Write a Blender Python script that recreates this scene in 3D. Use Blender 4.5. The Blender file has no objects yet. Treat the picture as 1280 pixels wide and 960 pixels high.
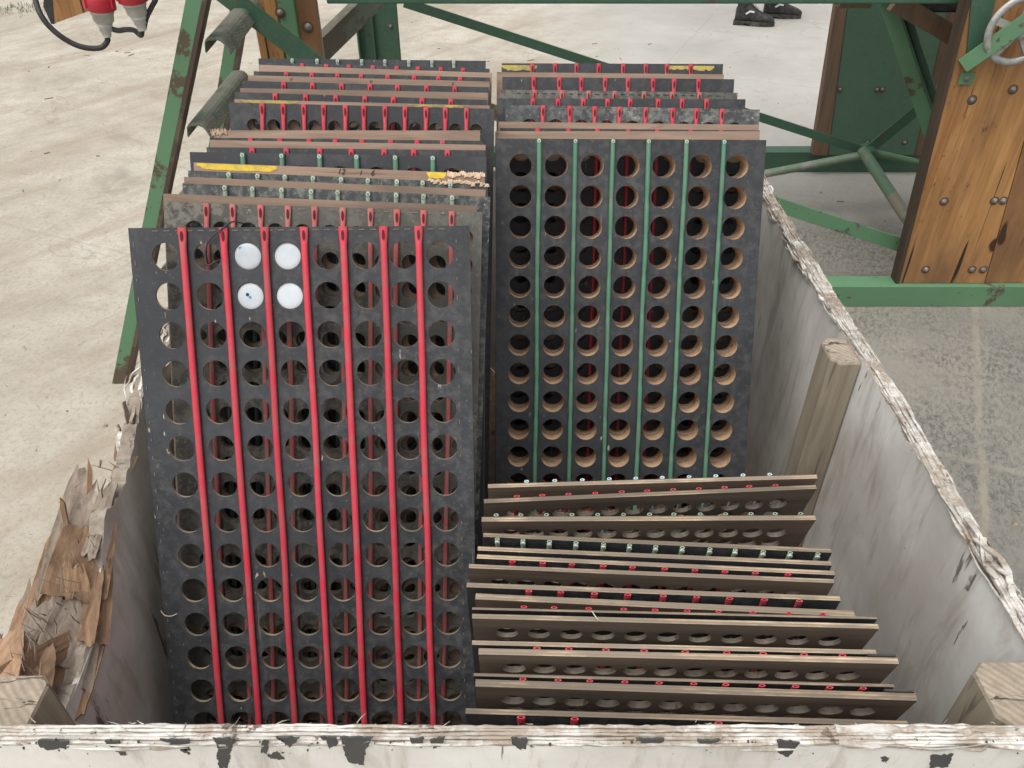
import bpy, math, random
from mathutils import Vector, Matrix, noise as mn
random.seed(7)
R = math.radians
S = bpy.context.scene
COL = S.collection
# ---------------------------------------------------------------- camera, world, sun, exposure
CZ = 1.55
PITCH = R(37.5)
FPX = 1004.0
cd = bpy.data.cameras.new('camera'); cam = bpy.data.objects.new('camera', cd); COL.objects.link(cam)
cam.location = (0, 0, CZ); cam.rotation_euler = (R(90) - PITCH, 0, 0)
cd.sensor_fit = 'HORIZONTAL'; cd.sensor_width = 36; cd.lens = 36 * FPX / 1280
cd.clip_start = 0.05; cd.clip_end = 400
S.camera = cam
W = bpy.data.worlds.new("World"); S.world = W; W.use_nodes = True
wn = W.node_tree
bg = wn.nodes['Background']
sky = wn.nodes.new('ShaderNodeTexSky'); sky.sky_type = 'NISHITA'; sky.sun_disc = False
SUN_EL, SUN_AZ = R(68), R(222)     # azimuth measured from +Y towards +X: high, behind the photographer and to the left; wide and soft (overcast)
sky.sun_elevation = SUN_EL; sky.sun_rotation = SUN_AZ
sky.air_density = 1.0; sky.dust_density = 5.0; sky.ozone_density = 0.6
hs = wn.nodes.new('ShaderNodeHueSaturation'); hs.inputs['Saturation'].default_value = .10     # white overcast sky
wn.links.new(sky.outputs[0], hs.inputs['Color']); wn.links.new(hs.outputs[0], bg.inputs[0]); bg.inputs[1].default_value = 0.15
sd = bpy.data.lights.new('sun', 'SUN'); sun = bpy.data.objects.new('sun', sd); COL.objects.link(sun)
sd.energy = .95; sd.angle = R(58); sd.color = (1, .95, .88)
dv = Vector((math.sin(SUN_AZ) * math.cos(SUN_EL), math.cos(SUN_AZ) * math.cos(SUN_EL), math.sin(SUN_EL)))
sun.rotation_euler = (-dv).to_track_quat('-Z', 'Y').to_euler()
sun.location = dv * 10
S.view_settings.view_transform = 'Standard'; S.view_settings.look = 'None'
S.view_settings.gamma = 1; S.view_settings.exposure = 0.5
S.view_settings.use_curve_mapping = False

# ---------------------------------------------------------------- measuring helper
cP, sP = math.cos(PITCH), math.sin(PITCH)
def P(px, py, X=None, Y=None, z=None, Z=None):
    """point seen at photo pixel (px,py) at a known X, Y, height z or depth Z"""
    u = (px - 640) / FPX; v = (480 - py) / FPX
    d = Vector((u, cP + v * sP, -sP + v * cP))
    if X is not None: t = X / d.x
    elif Y is not None: t = Y / d.y
    elif z is not None: t = (z - CZ) / d.z
    else: t = Z
    return Vector((0, 0, CZ)) + d * t

# ---------------------------------------------------------------- objects helpers
def link(o):
    COL.objects.link(o); return o
def tag(o, label=None, cat=None, group=None, kind=None):
    if label: o['label'] = label
    if cat: o['category'] = cat
    if group: o['group'] = group
    if kind: o['kind'] = kind
    return o
def empty(name, loc=(0, 0, 0), mat=None):
    o = bpy.data.objects.new(name, None); o.empty_display_size = .1
    if mat is not None: o.matrix_world = mat
    else: o.location = loc
    return link(o)
class MB:
    def __init__(s): s.v = []; s.f = []; s.m = []; s.sm = []
    def add(s, vs, fs, mi=0, smooth=False):
        b = len(s.v); s.v += [tuple(x) for x in vs]
        for f in fs:
            s.f.append(tuple(i + b for i in f)); s.m.append(mi); s.sm.append(smooth)
        return s
    def mesh(s, name, mats):
        me = bpy.data.meshes.new(name); me.from_pydata(s.v, [], s.f)
        for m in mats: me.materials.append(m)
        me.polygons.foreach_set('material_index', s.m)
        me.polygons.foreach_set('use_smooth', s.sm)
        me.update(); return me
    def build(s, name, mats, parent=None, bevel=0):
        if not isinstance(mats, (list, tuple)): mats = [mats]
        o = bpy.data.objects.new(name, s.mesh(name, mats))
        if parent: o.parent = parent
        if bevel:
            b = o.modifiers.new('bevel', 'BEVEL'); b.width = bevel; b.segments = 2; b.limit_method = 'ANGLE'
        return link(o)
    def box(s, x0, x1, y0, y1, z0, z1, mi=0):
        v = [(x, y, z) for z in (z0, z1) for y in (y0, y1) for x in (x0, x1)]
        return s.add(v, [(0, 2, 3, 1), (4, 5, 7, 6), (0, 1, 5, 4), (2, 6, 7, 3), (0, 4, 6, 2), (1, 3, 7, 5)], mi)
    def prism(s, poly, a, b, mi=0, smooth=False):
        """extrude 3D polygon 'poly' by vector (a->b offsets)"""
        n = len(poly); A = [Vector(p) + Vector(a) for p in poly]; B = [Vector(p) + Vector(b) for p in poly]
        s.add(A + B, [tuple(reversed(range(n))), tuple(range(n, 2 * n))] , mi)
        return s.add(A + B, [(i, (i + 1) % n, (i + 1) % n + n, i + n) for i in range(n)], mi, smooth)
    def sweep(s, pts, prof, up=Vector((0, 0, 1)), mi=0, smooth=False, cap=True, scale=None):
        """sweep closed 2D profile along points; profile x = side, y = up-ish"""
        pts = [Vector(p) for p in pts]; n = len(prof); rings = []
        for i, p in enumerate(pts):
            t = (pts[min(i + 1, len(pts) - 1)] - pts[max(i - 1, 0)]).normalized()
            side = t.cross(up)
            if side.length < 1e-4: side = t.cross(Vector((1, 0, 0)))
            side.normalize(); u2 = side.cross(t).normalized()
            k = scale[i] if scale else 1
            rings.append([p + side * a * k + u2 * b * k for a, b in prof])
        vs = [q for r in rings for q in r]; fs = []
        for i in range(len(pts) - 1):
            for j in range(n):
                fs.append((i * n + j, i * n + (j + 1) % n, (i + 1) * n + (j + 1) % n, (i + 1) * n + j))
        s.add(vs, fs, mi, smooth)
        if cap:
            s.add(rings[0], [tuple(reversed(range(n)))], mi); s.add(rings[-1], [tuple(range(n))], mi)
        return s
    def tube(s, pts, r, n=10, mi=0, up=Vector((0, 0, 1)), scale=None, cap=True):
        return s.sweep(pts, [(r * math.cos(2 * math.pi * k / n), r * math.sin(2 * math.pi * k / n)) for k in range(n)], up, mi, True, cap, scale)
    def lathe(s, p0, ax, prof, n=20, mi=0):
        """prof: (distance along axis, radius)"""
        ax = Vector(ax).normalized(); a = ax.orthogonal().normalized(); b = ax.cross(a)
        p0 = Vector(p0); vs = []
        for t, r in prof:
            for k in range(n):
                th = 2 * math.pi * k / n
                vs.append(p0 + ax * t + (a * math.cos(th) + b * math.sin(th)) * r)
        fs = [(i * n + j, i * n + (j + 1) % n, (i + 1) * n + (j + 1) % n, (i + 1) * n + j) for i in range(len(prof) - 1) for j in range(n)]
        s.add(vs, fs, mi, True)
        m = (len(prof) - 1) * n
        return s.add(vs, [tuple(reversed(range(n))), tuple(range(m, m + n))], mi)
def ribbon_smooth(pts, k=6):
    """catmull-rom resample"""
    pts = [Vector(p) for p in pts]; out = []
    for i in range(len(pts) - 1):
        a, b, c, d = pts[max(i - 1, 0)], pts[i], pts[i + 1], pts[min(i + 2, len(pts) - 1)]
        for j in range(k):
            t = j / k
            out.append(.5 * ((2 * b) + (c - a) * t + (2 * a - 5 * b + 4 * c - d) * t * t + (3 * b - a - 3 * c + d) * t ** 3))
    return out + [pts[-1]]

# ---------------------------------------------------------------- material helper
class M:
    def __init__(s, name, rough=.7, metal=0, coord='Object', rand=True, spec=.4):
        m = bpy.data.materials.new(name); m.use_nodes = True; s.m = m
        s.t = m.node_tree; s.n = s.t.nodes; s.b = s.n['Principled BSDF']
        s.b.inputs['Roughness'].default_value = rough; s.b.inputs['Metallic'].default_value = metal
        s.b.inputs['Specular IOR Level'].default_value = spec
        tc = s.n.new('ShaderNodeTexCoord'); s.co = tc.outputs[coord]
        s.oi = s.n.new('ShaderNodeObjectInfo').outputs['Random']
        if rand:
            ad = s.n.new('ShaderNodeVectorMath'); ad.operation = 'ADD'
            mu = s.math('MULTIPLY', s.oi, 37.0)
            s.l(s.co, ad.inputs[0]); s.l(mu, ad.inputs[1]); s.co = ad.outputs[0]
    def l(s, a, b): s.t.links.new(a, b)
    def math(s, op, a, b=None, c=None, clamp=False):
        n = s.n.new('ShaderNodeMath'); n.operation = op; n.use_clamp = clamp
        for i, x in enumerate((a, b, c)):
            if x is None: continue
            if isinstance(x, (int, float)): n.inputs[i].default_value = x
            else: s.l(x, n.inputs[i])
        return n.outputs[0]
    def map(s, scale=(1, 1, 1), rot=(0, 0, 0), co=None):
        n = s.n.new('ShaderNodeMapping'); n.inputs['Scale'].default_value = scale; n.inputs['Rotation'].default_value = rot
        s.l(co or s.co, n.inputs[0]); return n.outputs[0]
    def noise(s, scale, detail=6, rough=.6, stretch=None, dist=0, co=None):
        n = s.n.new('ShaderNodeTexNoise'); n.inputs['Scale'].default_value = scale
        n.inputs['Detail'].default_value = detail; n.inputs['Roughness'].default_value = rough; n.inputs['Distortion'].default_value = dist
        s.l(s.map(stretch, co=co) if stretch else (co or s.co), n.inputs['Vector']); return n.outputs['Fac']
    def ramp(s, f, *stops):
        n = s.n.new('ShaderNodeValToRGB'); e = n.color_ramp.elements
        while len(e) < len(stops): e.new(.5)
        for i, (p, c) in enumerate(stops):
            e[i].position = p; e[i].color = (*c, 1) if isinstance(c, tuple) else (c, c, c, 1)
        s.l(f, n.inputs[0]); return n.outputs[0]
    def mix(s, f, a, b, mode='MIX'):
        n = s.n.new('ShaderNodeMix'); n.data_type = 'RGBA'; n.blend_type = mode
        for x, i in ((f, 0), (a, 6), (b, 7)):
            if isinstance(x, tuple): n.inputs[i].default_value = (*x, 1)
            elif isinstance(x, (int, float)): n.inputs[i].default_value = x
            else: s.l(x, n.inputs[i])
        return n.outputs[2]
    def xyz(s, co=None):
        n = s.n.new('ShaderNodeSeparateXYZ'); s.l(co or s.co, n.inputs[0]); return n.outputs
    def col(s, c): s.l(c, s.b.inputs['Base Color']); return s
    def rough(s, f, lo, hi):
        n = s.n.new('ShaderNodeMapRange'); n.inputs[3].default_value = lo; n.inputs[4].default_value = hi
        s.l(f, n.inputs[0]); s.l(n.outputs[0], s.b.inputs['Roughness']); return s
    def bump(s, f, strength=.4, dist=.002):
        n = s.n.new('ShaderNodeBump'); n.inputs['Strength'].default_value = strength; n.inputs['Distance'].default_value = dist
        s.l(f, n.inputs['Height']); s.l(n.outputs[0], s.b.inputs['Normal']); return s
    def vary(s, c, lo=.8, hi=1.2):
        """per-object brightness"""
        n = s.n.new('ShaderNodeHueSaturation'); mr = s.n.new('ShaderNodeMapRange')
        mr.inputs[3].default_value = lo; mr.inputs[4].default_value = hi
        s.l(s.oi, mr.inputs[0]); s.l(mr.outputs[0], n.inputs['Value']); s.l(c, n.inputs['Color']); return n.outputs[0]

def m_panel(name, base, dust, amount, hi=.62):
    m = M(name, .5, spec=.35)
    n1 = m.noise(5, 5, .55); n2 = m.noise(60, 6, .7); n3 = m.noise(240, 3, .6)
    c = m.mix(m.ramp(n1, (.35, 0.), (.7, 1.)), tuple(x * .8 for x in base), tuple(x * 1.3 for x in base))
    d = m.math('MULTIPLY', m.ramp(n2, (.45, 0.), (hi, 1.)), m.ramp(m.noise(3.1, 4, .6), (.35, .15), (.62, 1.)))
    c = m.mix(m.math('MULTIPLY', d, amount), c, dust)
    sp = m.ramp(n3, (.66, 0.), (.74, 1.))
    c = m.mix(m.math('MULTIPLY', sp, amount), c, tuple(min(1, x * 1.8) for x in dust))
    # fine vertical scratches and pale scuffs
    sc = m.ramp(m.noise(70, 3, .7, (1, 1, .06)), (.67, 0.), (.75, 1.))
    sc2 = m.ramp(m.noise(9, 3, .6), (.5, 0.), (.6, 1.))
    c = m.mix(m.math('MULTIPLY', m.math('MULTIPLY', sc, sc2), .35), c, (.3, .27, .22))
    ch = m.math('MULTIPLY', m.ramp(m.noise(130, 2, .5, (1, 1, .35)), (.72, 0.), (.76, 1.)), m.ramp(m.noise(7, 2), (.52, 0.), (.58, 1.)))
    c = m.mix(m.math('MULTIPLY', ch, .8), c, (.42, .34, .25))
    m.col(m.vary(c, .85, 1.15)).rough(n2, .35, .7).bump(n3, .15, .001); return m.m
def m_wood(name, a, b, grain=(60, 60, 4), rough=.75, dark=(.05, .035, .02), knots=.5, bump=.5):
    m = M(name, rough, spec=.3)
    g = m.noise(1, 8, .65, grain, .6); big = m.noise(4, 4, .6)
    c = m.mix(m.ramp(g, (.3, 0.), (.7, 1.)), a, b)
    c = m.mix(m.math('MULTIPLY', m.ramp(big, (.5, 0.), (.75, 1.)), knots), c, dark)
    cr = m.ramp(m.noise(1, 3, .5, tuple(x * .6 for x in grain), 1.5), (.30, 1.), (.36, 0.))
    c = m.mix(m.math('MULTIPLY', cr, .7), c, dark)
    m.col(m.vary(c, .72, 1.18)).bump(g, bump, .002); return m.m
def m_plain(name, c, rough=.6, metal=0, spec=.4, dirt=(.12, .1, .08), amt=.25, sc=25):
    m = M(name, rough, metal, spec=spec)
    n = m.noise(sc, 6, .65)
    k = m.mix(m.math('MULTIPLY', m.ramp(n, (.42, 0.), (.7, 1.)), amt), c, dirt)
    m.col(m.vary(k, .92, 1.08)).rough(n, max(.05, rough - .12), min(1, rough + .2)); return m.m

BLACK = m_panel('panel_black', (.030, .032, .036), (.17, .165, .15), .24)
BLACK2 = m_panel('panel_black_scuffed', (.044, .047, .05), (.21, .22, .19), .85)
DUSTY = m_panel('panel_grey_dusty', (.075, .072, .063), (.22, .205, .17), .62, .55)
BROWN = m_wood('panel_brown_back', (.33, .235, .175), (.20, .14, .105), (5, 60, 60), .8, (.12, .09, .07), .6, .3)
GREYB = m_wood('panel_weathered_back', (.175, .135, .10), (.10, .077, .056), (4, 60, 60), .7, (.05, .04, .032), .45, .3)
def m_edge(name, a, b):
    m = M(name, .8, rand=False, spec=.25)
    y = m.xyz()[1]
    st = m.math('SINE', m.math('MULTIPLY', y, 2 * math.pi / .0038))
    g = m.noise(1, 6, .6, (12, 200, 200)); n2 = m.noise(14, 4, .6, (1, 1, 1))
    c = m.mix(m.ramp(m.math('ADD', m.math('MULTIPLY', st, .25), g), (.35, 0.), (.75, 1.)), b, a)
    c = m.mix(m.math('MULTIPLY', m.ramp(m.noise(5, 5, .7, (1, 6, 6)), (.36, 0.), (.50, 1.)), .85), c, (.165, .135, .105))
    m.col(m.vary(c, .65, 1.15)).bump(g, .5, .001); return m.m
EDGE = m_edge('plywood_edge', (.50, .39, .27), (.27, .195, .13))
TAN = m_wood('hole_tan_wood', (.66, .46, .29), (.46, .30, .18), (30, 30, 60), .8, (.12, .07, .04), .35, .4)
HOLE = m_wood('hole_grey_wood', (.27, .235, .19), (.13, .105, .08), (30, 30, 60), .8, (.05, .04, .03), .4, .4)
HBLACK = m_plain('hole_dark', (.20, .19, .17), .7)
RED = m_plain('tube_red', (.50, .034, .058), .5, dirt=(.27, .12, .11), amt=.55, sc=30)
PALEG = m_plain('tube_end_pale_green', (.42, .52, .42), .6, amt=.4)
DRED = m_plain('tube_red_dusty', (.46, .10, .10), .7, dirt=(.24, .2, .16), amt=.85, sc=40)
GREEN = m_plain('tube_green', (.075, .20, .12), .6, dirt=(.14, .19, .14), amt=.6, sc=30)
DGREEN = m_plain('tube_green_dusty', (.25, .33, .25), .7, dirt=(.2, .19, .15), amt=.7, sc=40)
PALE = m_plain('tube_pale_blue', (.50, .62, .62), .5, dirt=(.3, .3, .25), amt=.3)
SLOT = m_plain('slot_dark', (.10, .01, .015), .9, amt=0)
YELL = m_plain('paint_yellow', (.66, .46, .03), .6, dirt=(.26, .20, .09), amt=.8, sc=70)
YELD = m_plain('paint_yellow_worn', (.42, .32, .07), .7, dirt=(.16, .14, .10), amt=1., sc=45)
PEN = m_plain('pen_black', (.02, .02, .02), .6, amt=0)
WHITE = m_plain('plastic_white', (.50, .535, .565), .4, dirt=(.38, .42, .46), amt=.7, sc=30)
BLUE = m_plain('ink_blue', (.05, .25, .45), .5, amt=0)
RUBBER = m_plain('rubber_black', (.02, .021, .023), .55, dirt=(.12, .11, .1), amt=.35)
STEEL = m_plain('steel_bolt', (.22, .20, .175), .6, .35, dirt=(.10, .06, .04), amt=.8, sc=80)
CAST = m_plain('cast_grey', (.42, .42, .40), .5, .35, dirt=(.16, .13, .1), amt=.6, sc=60)
PLUGR = m_plain('plug_red', (.52, .03, .05), .4, amt=.25)
PLUGW = m_plain('plug_grey', (.55, .56, .54), .5, dirt=(.3, .28, .24), amt=.5)

def m_green(name, g, rust=(.085, .05, .035), amt=.5, thr=.56):
    m = M(name, .55, spec=.4)
    n = m.noise(7, 7, .68); n2 = m.noise(55, 5, .7)
    c = m.mix(m.noise(3, 4), tuple(x * .75 for x in g), tuple(x * 1.2 for x in g))
    c = m.mix(m.math('MULTIPLY', m.ramp(n2, (.5, 0.), (.75, 1.)), .35), c, (.16, .15, .12))
    geo = m.n.new('ShaderNodeNewGeometry')
    chip = m.ramp(n, (thr, 0.), (thr + .03, 1.))
    ch2 = m.ramp(m.noise(40, 4, .6), (.66, 0.), (.69, 1.))
    c = m.mix(m.math('MULTIPLY', m.math('MAXIMUM', chip, ch2), amt), c, rust)
    m.col(c).rough(n, .35, .75).bump(m.math('ADD', n2, chip), .25, .001); return m.m
GREENP = m_green('paint_green', (.10, .215, .115), amt=.9, thr=.575)
DKGREEN = m_green('paint_dark_green', (.045, .105, .066), amt=.8, thr=.61)
RUSTY = m_green('rusty_edge', (.10, .075, .05), (.06, .035, .025), .8, .45)
TREAD = None
def m_tread():
    m = M('tread_plate', .7, .2)
    n = m.noise(6, 6, .7); co = m.map((150, 150, 150), (0, 0, R(30)))
    w = m.n.new('ShaderNodeTexWave'); w.inputs['Scale'].default_value = 110; w.inputs['Distortion'].default_value = 9; w.inputs['Detail'].default_value = 3
    m.l(m.co, w.inputs[0])
    c = m.mix(m.ramp(w.outputs['Fac'], (.3, 0.), (.7, 1.)), (.13, .13, .105), (.23, .22, .18))
    c = m.mix(m.ramp(n, (.5, 0.), (.65, 1.)), c, (.05, .11, .06))
    m.col(c).bump(w.outputs['Fac'], .6, .002); return m.m
TREAD = m_tread()
ORANGE = None
def m_orange():
    m = M('wood_orange_varnished', .5, spec=.4)
    g = m.noise(1, 9, .62, (38, 38, 2.2), .8); big = m.noise(2.2, 5, .6, (1.5, 1.5, .6)); f = m.noise(1, 4, .6, (160, 160, 5))
    c = m.mix(m.ramp(g, (.3, 0.), (.68, 1.)), (.25, .115, .038), (.45, .24, .09))
    c = m.mix(m.math('MULTIPLY', m.ramp(big, (.40, 0.), (.62, 1.)), .85), c, (.15, .08, .042))
    c = m.mix(m.math('MULTIPLY', m.ramp(f, (.58, 0.), (.72, 1.)), .5), c, (.10, .045, .02))
    cr = m.ramp(m.noise(1, 4, .55, (26, 26, 1.0), 1.0), (.35, 1.), (.37, 0.))
    c = m.mix(cr, c, (.025, .014, .008))
    kn = m.ramp(m.noise(9, 2, .5, (1, 1, .55)), (.68, 0.), (.71, 1.)); c = m.mix(kn, c, (.045, .02, .01)); z_ = m.xyz()[2]; sp = m.ramp(m.noise(30, 6, .8, (1, 1, .4)), (.60, 0.), (.66, 1.)); c = m.mix(m.math('MULTIPLY', sp, .7), c, (.07, .038, .02))
    m.col(c).rough(g, .35, .65).bump(g, .4, .002); return m.m
ORANGE = m_orange()
OLDW = m_wood('wood_old_brown', (.20, .13, .085), (.11, .075, .05), (50, 50, 3), .8)
POSTW = m_wood('wood_post_grey', (.36, .31, .235), (.20, .165, .12), (55, 55, 3), .9, (.09, .075, .06), .55, 1.)
ENDG = None
def m_endgrain():
    m = M('wood_end_grain', .9)
    w = m.n.new('ShaderNodeTexWave'); w.wave_type = 'RINGS'; w.rings_direction = 'Z'; w.inputs['Scale'].default_value = 38; w.inputs['Distortion'].default_value = 2.5
    m.l(m.map((1, 1, .1)), w.inputs[0]); n = m.noise(60, 5, .7)
    c = m.mix(w.outputs['Fac'], (.27, .22, .165), (.36, .305, .235)); c = m.mix(m.math('MULTIPLY', m.ramp(n, (.35, 0.), (.65, 1.)), .6), c, (.17, .14, .11)); ck = m.ramp(m.noise(1, 4, .7, (14, 60, 10), 1.), (.37, 1.), (.40, 0.)); c = m.mix(ck, c, (.06, .045, .035))
    m.col(c).bump(n, .6, .002); return m.m
ENDG = m_endgrain()
def m_crate():
    m = M('crate_painted_plywood', .75, rand=False, coord='Generated')
    m.co = m.n['Texture Coordinate'].outputs['Object']
    n1 = m.noise(4, 7, .65); st = m.noise(1, 6, .65, (26, 26, 5), .5); sp = m.noise(70, 4, .65); lg = m.noise(1.6, 5, .6)
    c = m.mix(m.ramp(n1, (.32, 0.), (.68, 1.)), (.57, .55, .51), (.76, .745, .70))
    c = m.mix(m.math('MULTIPLY', m.ramp(st, (.50, 0.), (.68, 1.)), .55), c, (.30, .26, .205))
    c = m.mix(m.math('MULTIPLY', m.ramp(lg, (.47, 0.), (.60, 1.)), .42), c, (.25, .205, .155))
    ck = m.ramp(m.noise(1, 5, .6, (22, 22, 3.2), 1.2), (.315, 1.), (.335, 0.))
    c = m.mix(m.math('MULTIPLY', ck, .8), c, (.09, .06, .045))
    c = m.mix(m.ramp(sp, (.71, 0.), (.75, 1.)), c, (.11, .09, .07))
    m.col(c).rough(n1, .6, .85).bump(m.math('ADD', st, m.math('MULTIPLY', sp, .3)), .5, .003); return m.m
CRATE = m_crate()
def m_fray():
    m = M('frayed_white_ply', .85)
    n = m.noise(1, 7, .7, (9, 60, 60)); n2 = m.noise(14, 6, .7)
    c = m.mix(m.ramp(n, (.35, 0.), (.6, 1.)), (.30, .275, .24), (.62, .60, .56))
    c = m.mix(m.math('MULTIPLY', m.ramp(n2, (.48, 0.), (.58, 1.)), .75), c, (.25, .19, .135))
    c = m.mix(m.ramp(m.noise(37, 5, .7), (.60, 0.), (.64, 1.)), c, (.14, .105, .08))
    m.col(m.vary(c, .9, 1.1)).bump(n2, .7, .003); return m.m
FRAY = m_fray()
CORE = m_wood('crate_ply_core', (.44, .385, .32), (.24, .195, .15), (60, 60, 60), .9, (.07, .05, .04), .7, 1.)
SPL = m_wood('splinter_wood', (.42, .27, .165), (.15, .09, .055), (70, 22, 22), .9, (.09, .06, .04), .5, .9)
SPL2 = m_wood('splinter_wood_grey', (.36, .30, .24), (.14, .105, .08), (70, 26, 26), .9, (.08, .06, .04), .5, .9)
PATCH = m_plain('patch_dark_paint', (.055, .057, .058), .6, amt=.4)

# ---------------------------------------------------------------- ground
def ground():
    m = M('concrete_ground', .9, rand=False, spec=.25)
    x, y, z = m.xyz()
    # slab grid turned about 23 degrees
    a = m.math('ADD', m.math('MULTIPLY', x, .395), m.math('MULTIPLY', y, .919))
    b = m.math('SUBTRACT', m.math('MULTIPLY', x, .919), m.math('MULTIPLY', y, .395))
    wob = m.math('MULTIPLY', m.math('SUBTRACT', m.noise(3, 4, .6), .5), .035)
    def joint(c, off, per, w):
        f = m.math('FRACT', m.math('DIVIDE', m.math('ADD', m.math('SUBTRACT', c, off - 40 * per), wob), per))
        d = m.math('MULTIPLY', m.math('MINIMUM', f, m.math('SUBTRACT', 1., f)), per)
        return m.ramp(m.math('DIVIDE', d, w), (.35, 1.), (1., 0.))
    jw = m.math('MAXIMUM', joint(a, 2.04, 1.64, .016), joint(b, .561, 1.788, .016))
    jn = m.math('MAXIMUM', joint(a, 2.04, 1.64, .010), joint(b, .561, 1.788, .010))
    n1 = m.noise(1.1, 8, .62, dist=.3); n2 = m.noise(9, 8, .7); n3 = m.noise(60, 6, .75); n4 = m.noise(.45, 5, .6)
    sand = m.mix(m.ramp(n1, (.34, 0.), (.66, 1.)), (.31, .28, .225), (.475, .445, .385))
    sand = m.mix(m.math('MULTIPLY', m.ramp(n2, (.45, 0.), (.72, 1.)), .55), sand, (.27, .225, .165))
    sand = m.mix(m.math('MULTIPLY', m.ramp(n3, (.50, 0.), (.66, 1.)), .6), sand, (.24, .20, .15))
    # tyre and sweep marks, drawn out along one direction
    tr = m.noise(1, 6, .65, (4.5, .6, 1), .5, co=m.map((1, 1, 1), (0, 0, R(35))))
    sand = m.mix(m.math('MULTIPLY', m.ramp(tr, (.5, 0.), (.66, 1.)), .55), sand, (.27, .215, .16))
    spot = m.math('MULTIPLY', m.ramp(m.noise(.9, 7, .7, dist=.8), (.60, 0.), (.68, 1.)), .45); sand = m.mix(spot, sand, (.24, .21, .175))
    sand = m.mix(m.ramp(m.noise(16, 3, .8, dist=1.5), (.70, 0.), (.73, 1.)), sand, (.18, .145, .11))
    conc = m.mix(m.ramp(n1, (.3, 0.), (.7, 1.)), (.31, .30, .275), (.43, .415, .38))
    spot = m.math('MULTIPLY', m.ramp(m.noise(.9, 7, .7, dist=.8), (.60, 0.), (.68, 1.)), .45); sand = m.mix(spot, sand, (.24, .21, .175))
    sand = m.mix(m.ramp(m.noise(16, 3, .8, dist=1.5), (.70, 0.), (.73, 1.)), sand, (.18, .145, .11))
    conc = m.mix(m.math('MULTIPLY', m.ramp(n2, (.45, 0.), (.7, 1.)), .35), conc, (.33, .31, .27))
    # darker slab colour on the right, from the crate to under the machine
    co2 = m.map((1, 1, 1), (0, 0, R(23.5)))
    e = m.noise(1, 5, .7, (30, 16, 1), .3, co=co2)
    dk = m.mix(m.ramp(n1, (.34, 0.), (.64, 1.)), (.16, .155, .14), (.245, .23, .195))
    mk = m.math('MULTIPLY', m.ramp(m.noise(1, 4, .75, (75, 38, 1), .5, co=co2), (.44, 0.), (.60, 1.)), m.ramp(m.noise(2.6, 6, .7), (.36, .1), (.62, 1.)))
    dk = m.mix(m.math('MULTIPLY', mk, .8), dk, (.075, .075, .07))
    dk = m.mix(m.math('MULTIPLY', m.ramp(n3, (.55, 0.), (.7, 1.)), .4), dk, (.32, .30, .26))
    ed = m.math('MULTIPLY', m.math('SUBTRACT', n1, .5), .9)
    ckn = m.math('ABSOLUTE', m.math('SUBTRACT', m.noise(.8, 5, .55, dist=.4), .5)); crk = m.math('MULTIPLY', m.ramp(ckn, (.0, 1.), (.0035, 0.)), m.ramp(m.noise(.7, 2), (.48, 0.), (.55, 1.)))
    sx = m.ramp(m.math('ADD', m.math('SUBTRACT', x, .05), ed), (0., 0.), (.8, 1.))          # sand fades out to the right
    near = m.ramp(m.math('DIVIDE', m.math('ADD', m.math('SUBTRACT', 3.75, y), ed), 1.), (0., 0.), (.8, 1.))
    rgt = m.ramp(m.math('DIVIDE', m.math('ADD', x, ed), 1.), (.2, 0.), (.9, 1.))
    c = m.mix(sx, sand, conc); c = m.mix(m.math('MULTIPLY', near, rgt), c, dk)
    jm = m.math('MULTIPLY', rgt, near)
    c = m.mix(m.math('MULTIPLY', jw, m.math('MULTIPLY', jm, m.ramp(n2, (.3, .15), (.6, .7)))), c, (.27, .25, .20))
    c = m.mix(m.math('MULTIPLY', jn, m.math('MULTIPLY', m.math('MULTIPLY', m.math('SUBTRACT', 1., jm), m.ramp(n2, (.42, 0.), (.6, 1.))), .40)), c, (.28, .24, .19))
    c = m.mix(m.math('MULTIPLY', crk, .28), c, (.12, .10, .08)); grit = m.noise(190, 3, .7); c = m.mix(m.ramp(grit, (.62, 0.), (.70, .55)), c, (.13, .11, .09)); c = m.mix(m.ramp(grit, (.28, .45), (.36, 0.)), c, (.62, .60, .55))
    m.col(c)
    h = m.math('ADD', m.math('MULTIPLY', n2, .6), m.math('ADD', m.math('MULTIPLY', n3, .35), m.math('MULTIPLY', m.math('MULTIPLY', e, jm), .5)))
    h = m.math('SUBTRACT', h, m.math('MULTIPLY', jw, .3))
    m.bump(h, .55, .012)
    o = MB().add([(-150, -150, 0), (150, -150, 0), (150, 150, 0), (-150, 150, 0)], [(0, 1, 2, 3)]).build('ground', m.m)
    tag(o, kind='structure')
    g = MB(); rr = random.Random(3)
    for i in range(260):
        x = rr.uniform(-4, 3.4); y = rr.uniform(1.2, 7)
        if -.75 < x < .75 and y < 2.1: continue
        r = rr.choice((.002, .003, .003, .004, .007)) * rr.uniform(.6, 1.4); p = Vector((x, y, r * .3)); n = 6
        vs = [p + Vector((math.cos(k * 1.047) * r * rr.uniform(.6, 1.5), math.sin(k * 1.047) * r * rr.uniform(.6, 1.3), -r * .3)) for k in range(n)]
        vs += [p + (v - p) * .55 + Vector((0, 0, r * .7)) for v in vs]
        g.add(vs, [(k, (k + 1) % n, (k + 1) % n + n, k + n) for k in range(n)] + [tuple(range(n, 2 * n))])
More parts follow.
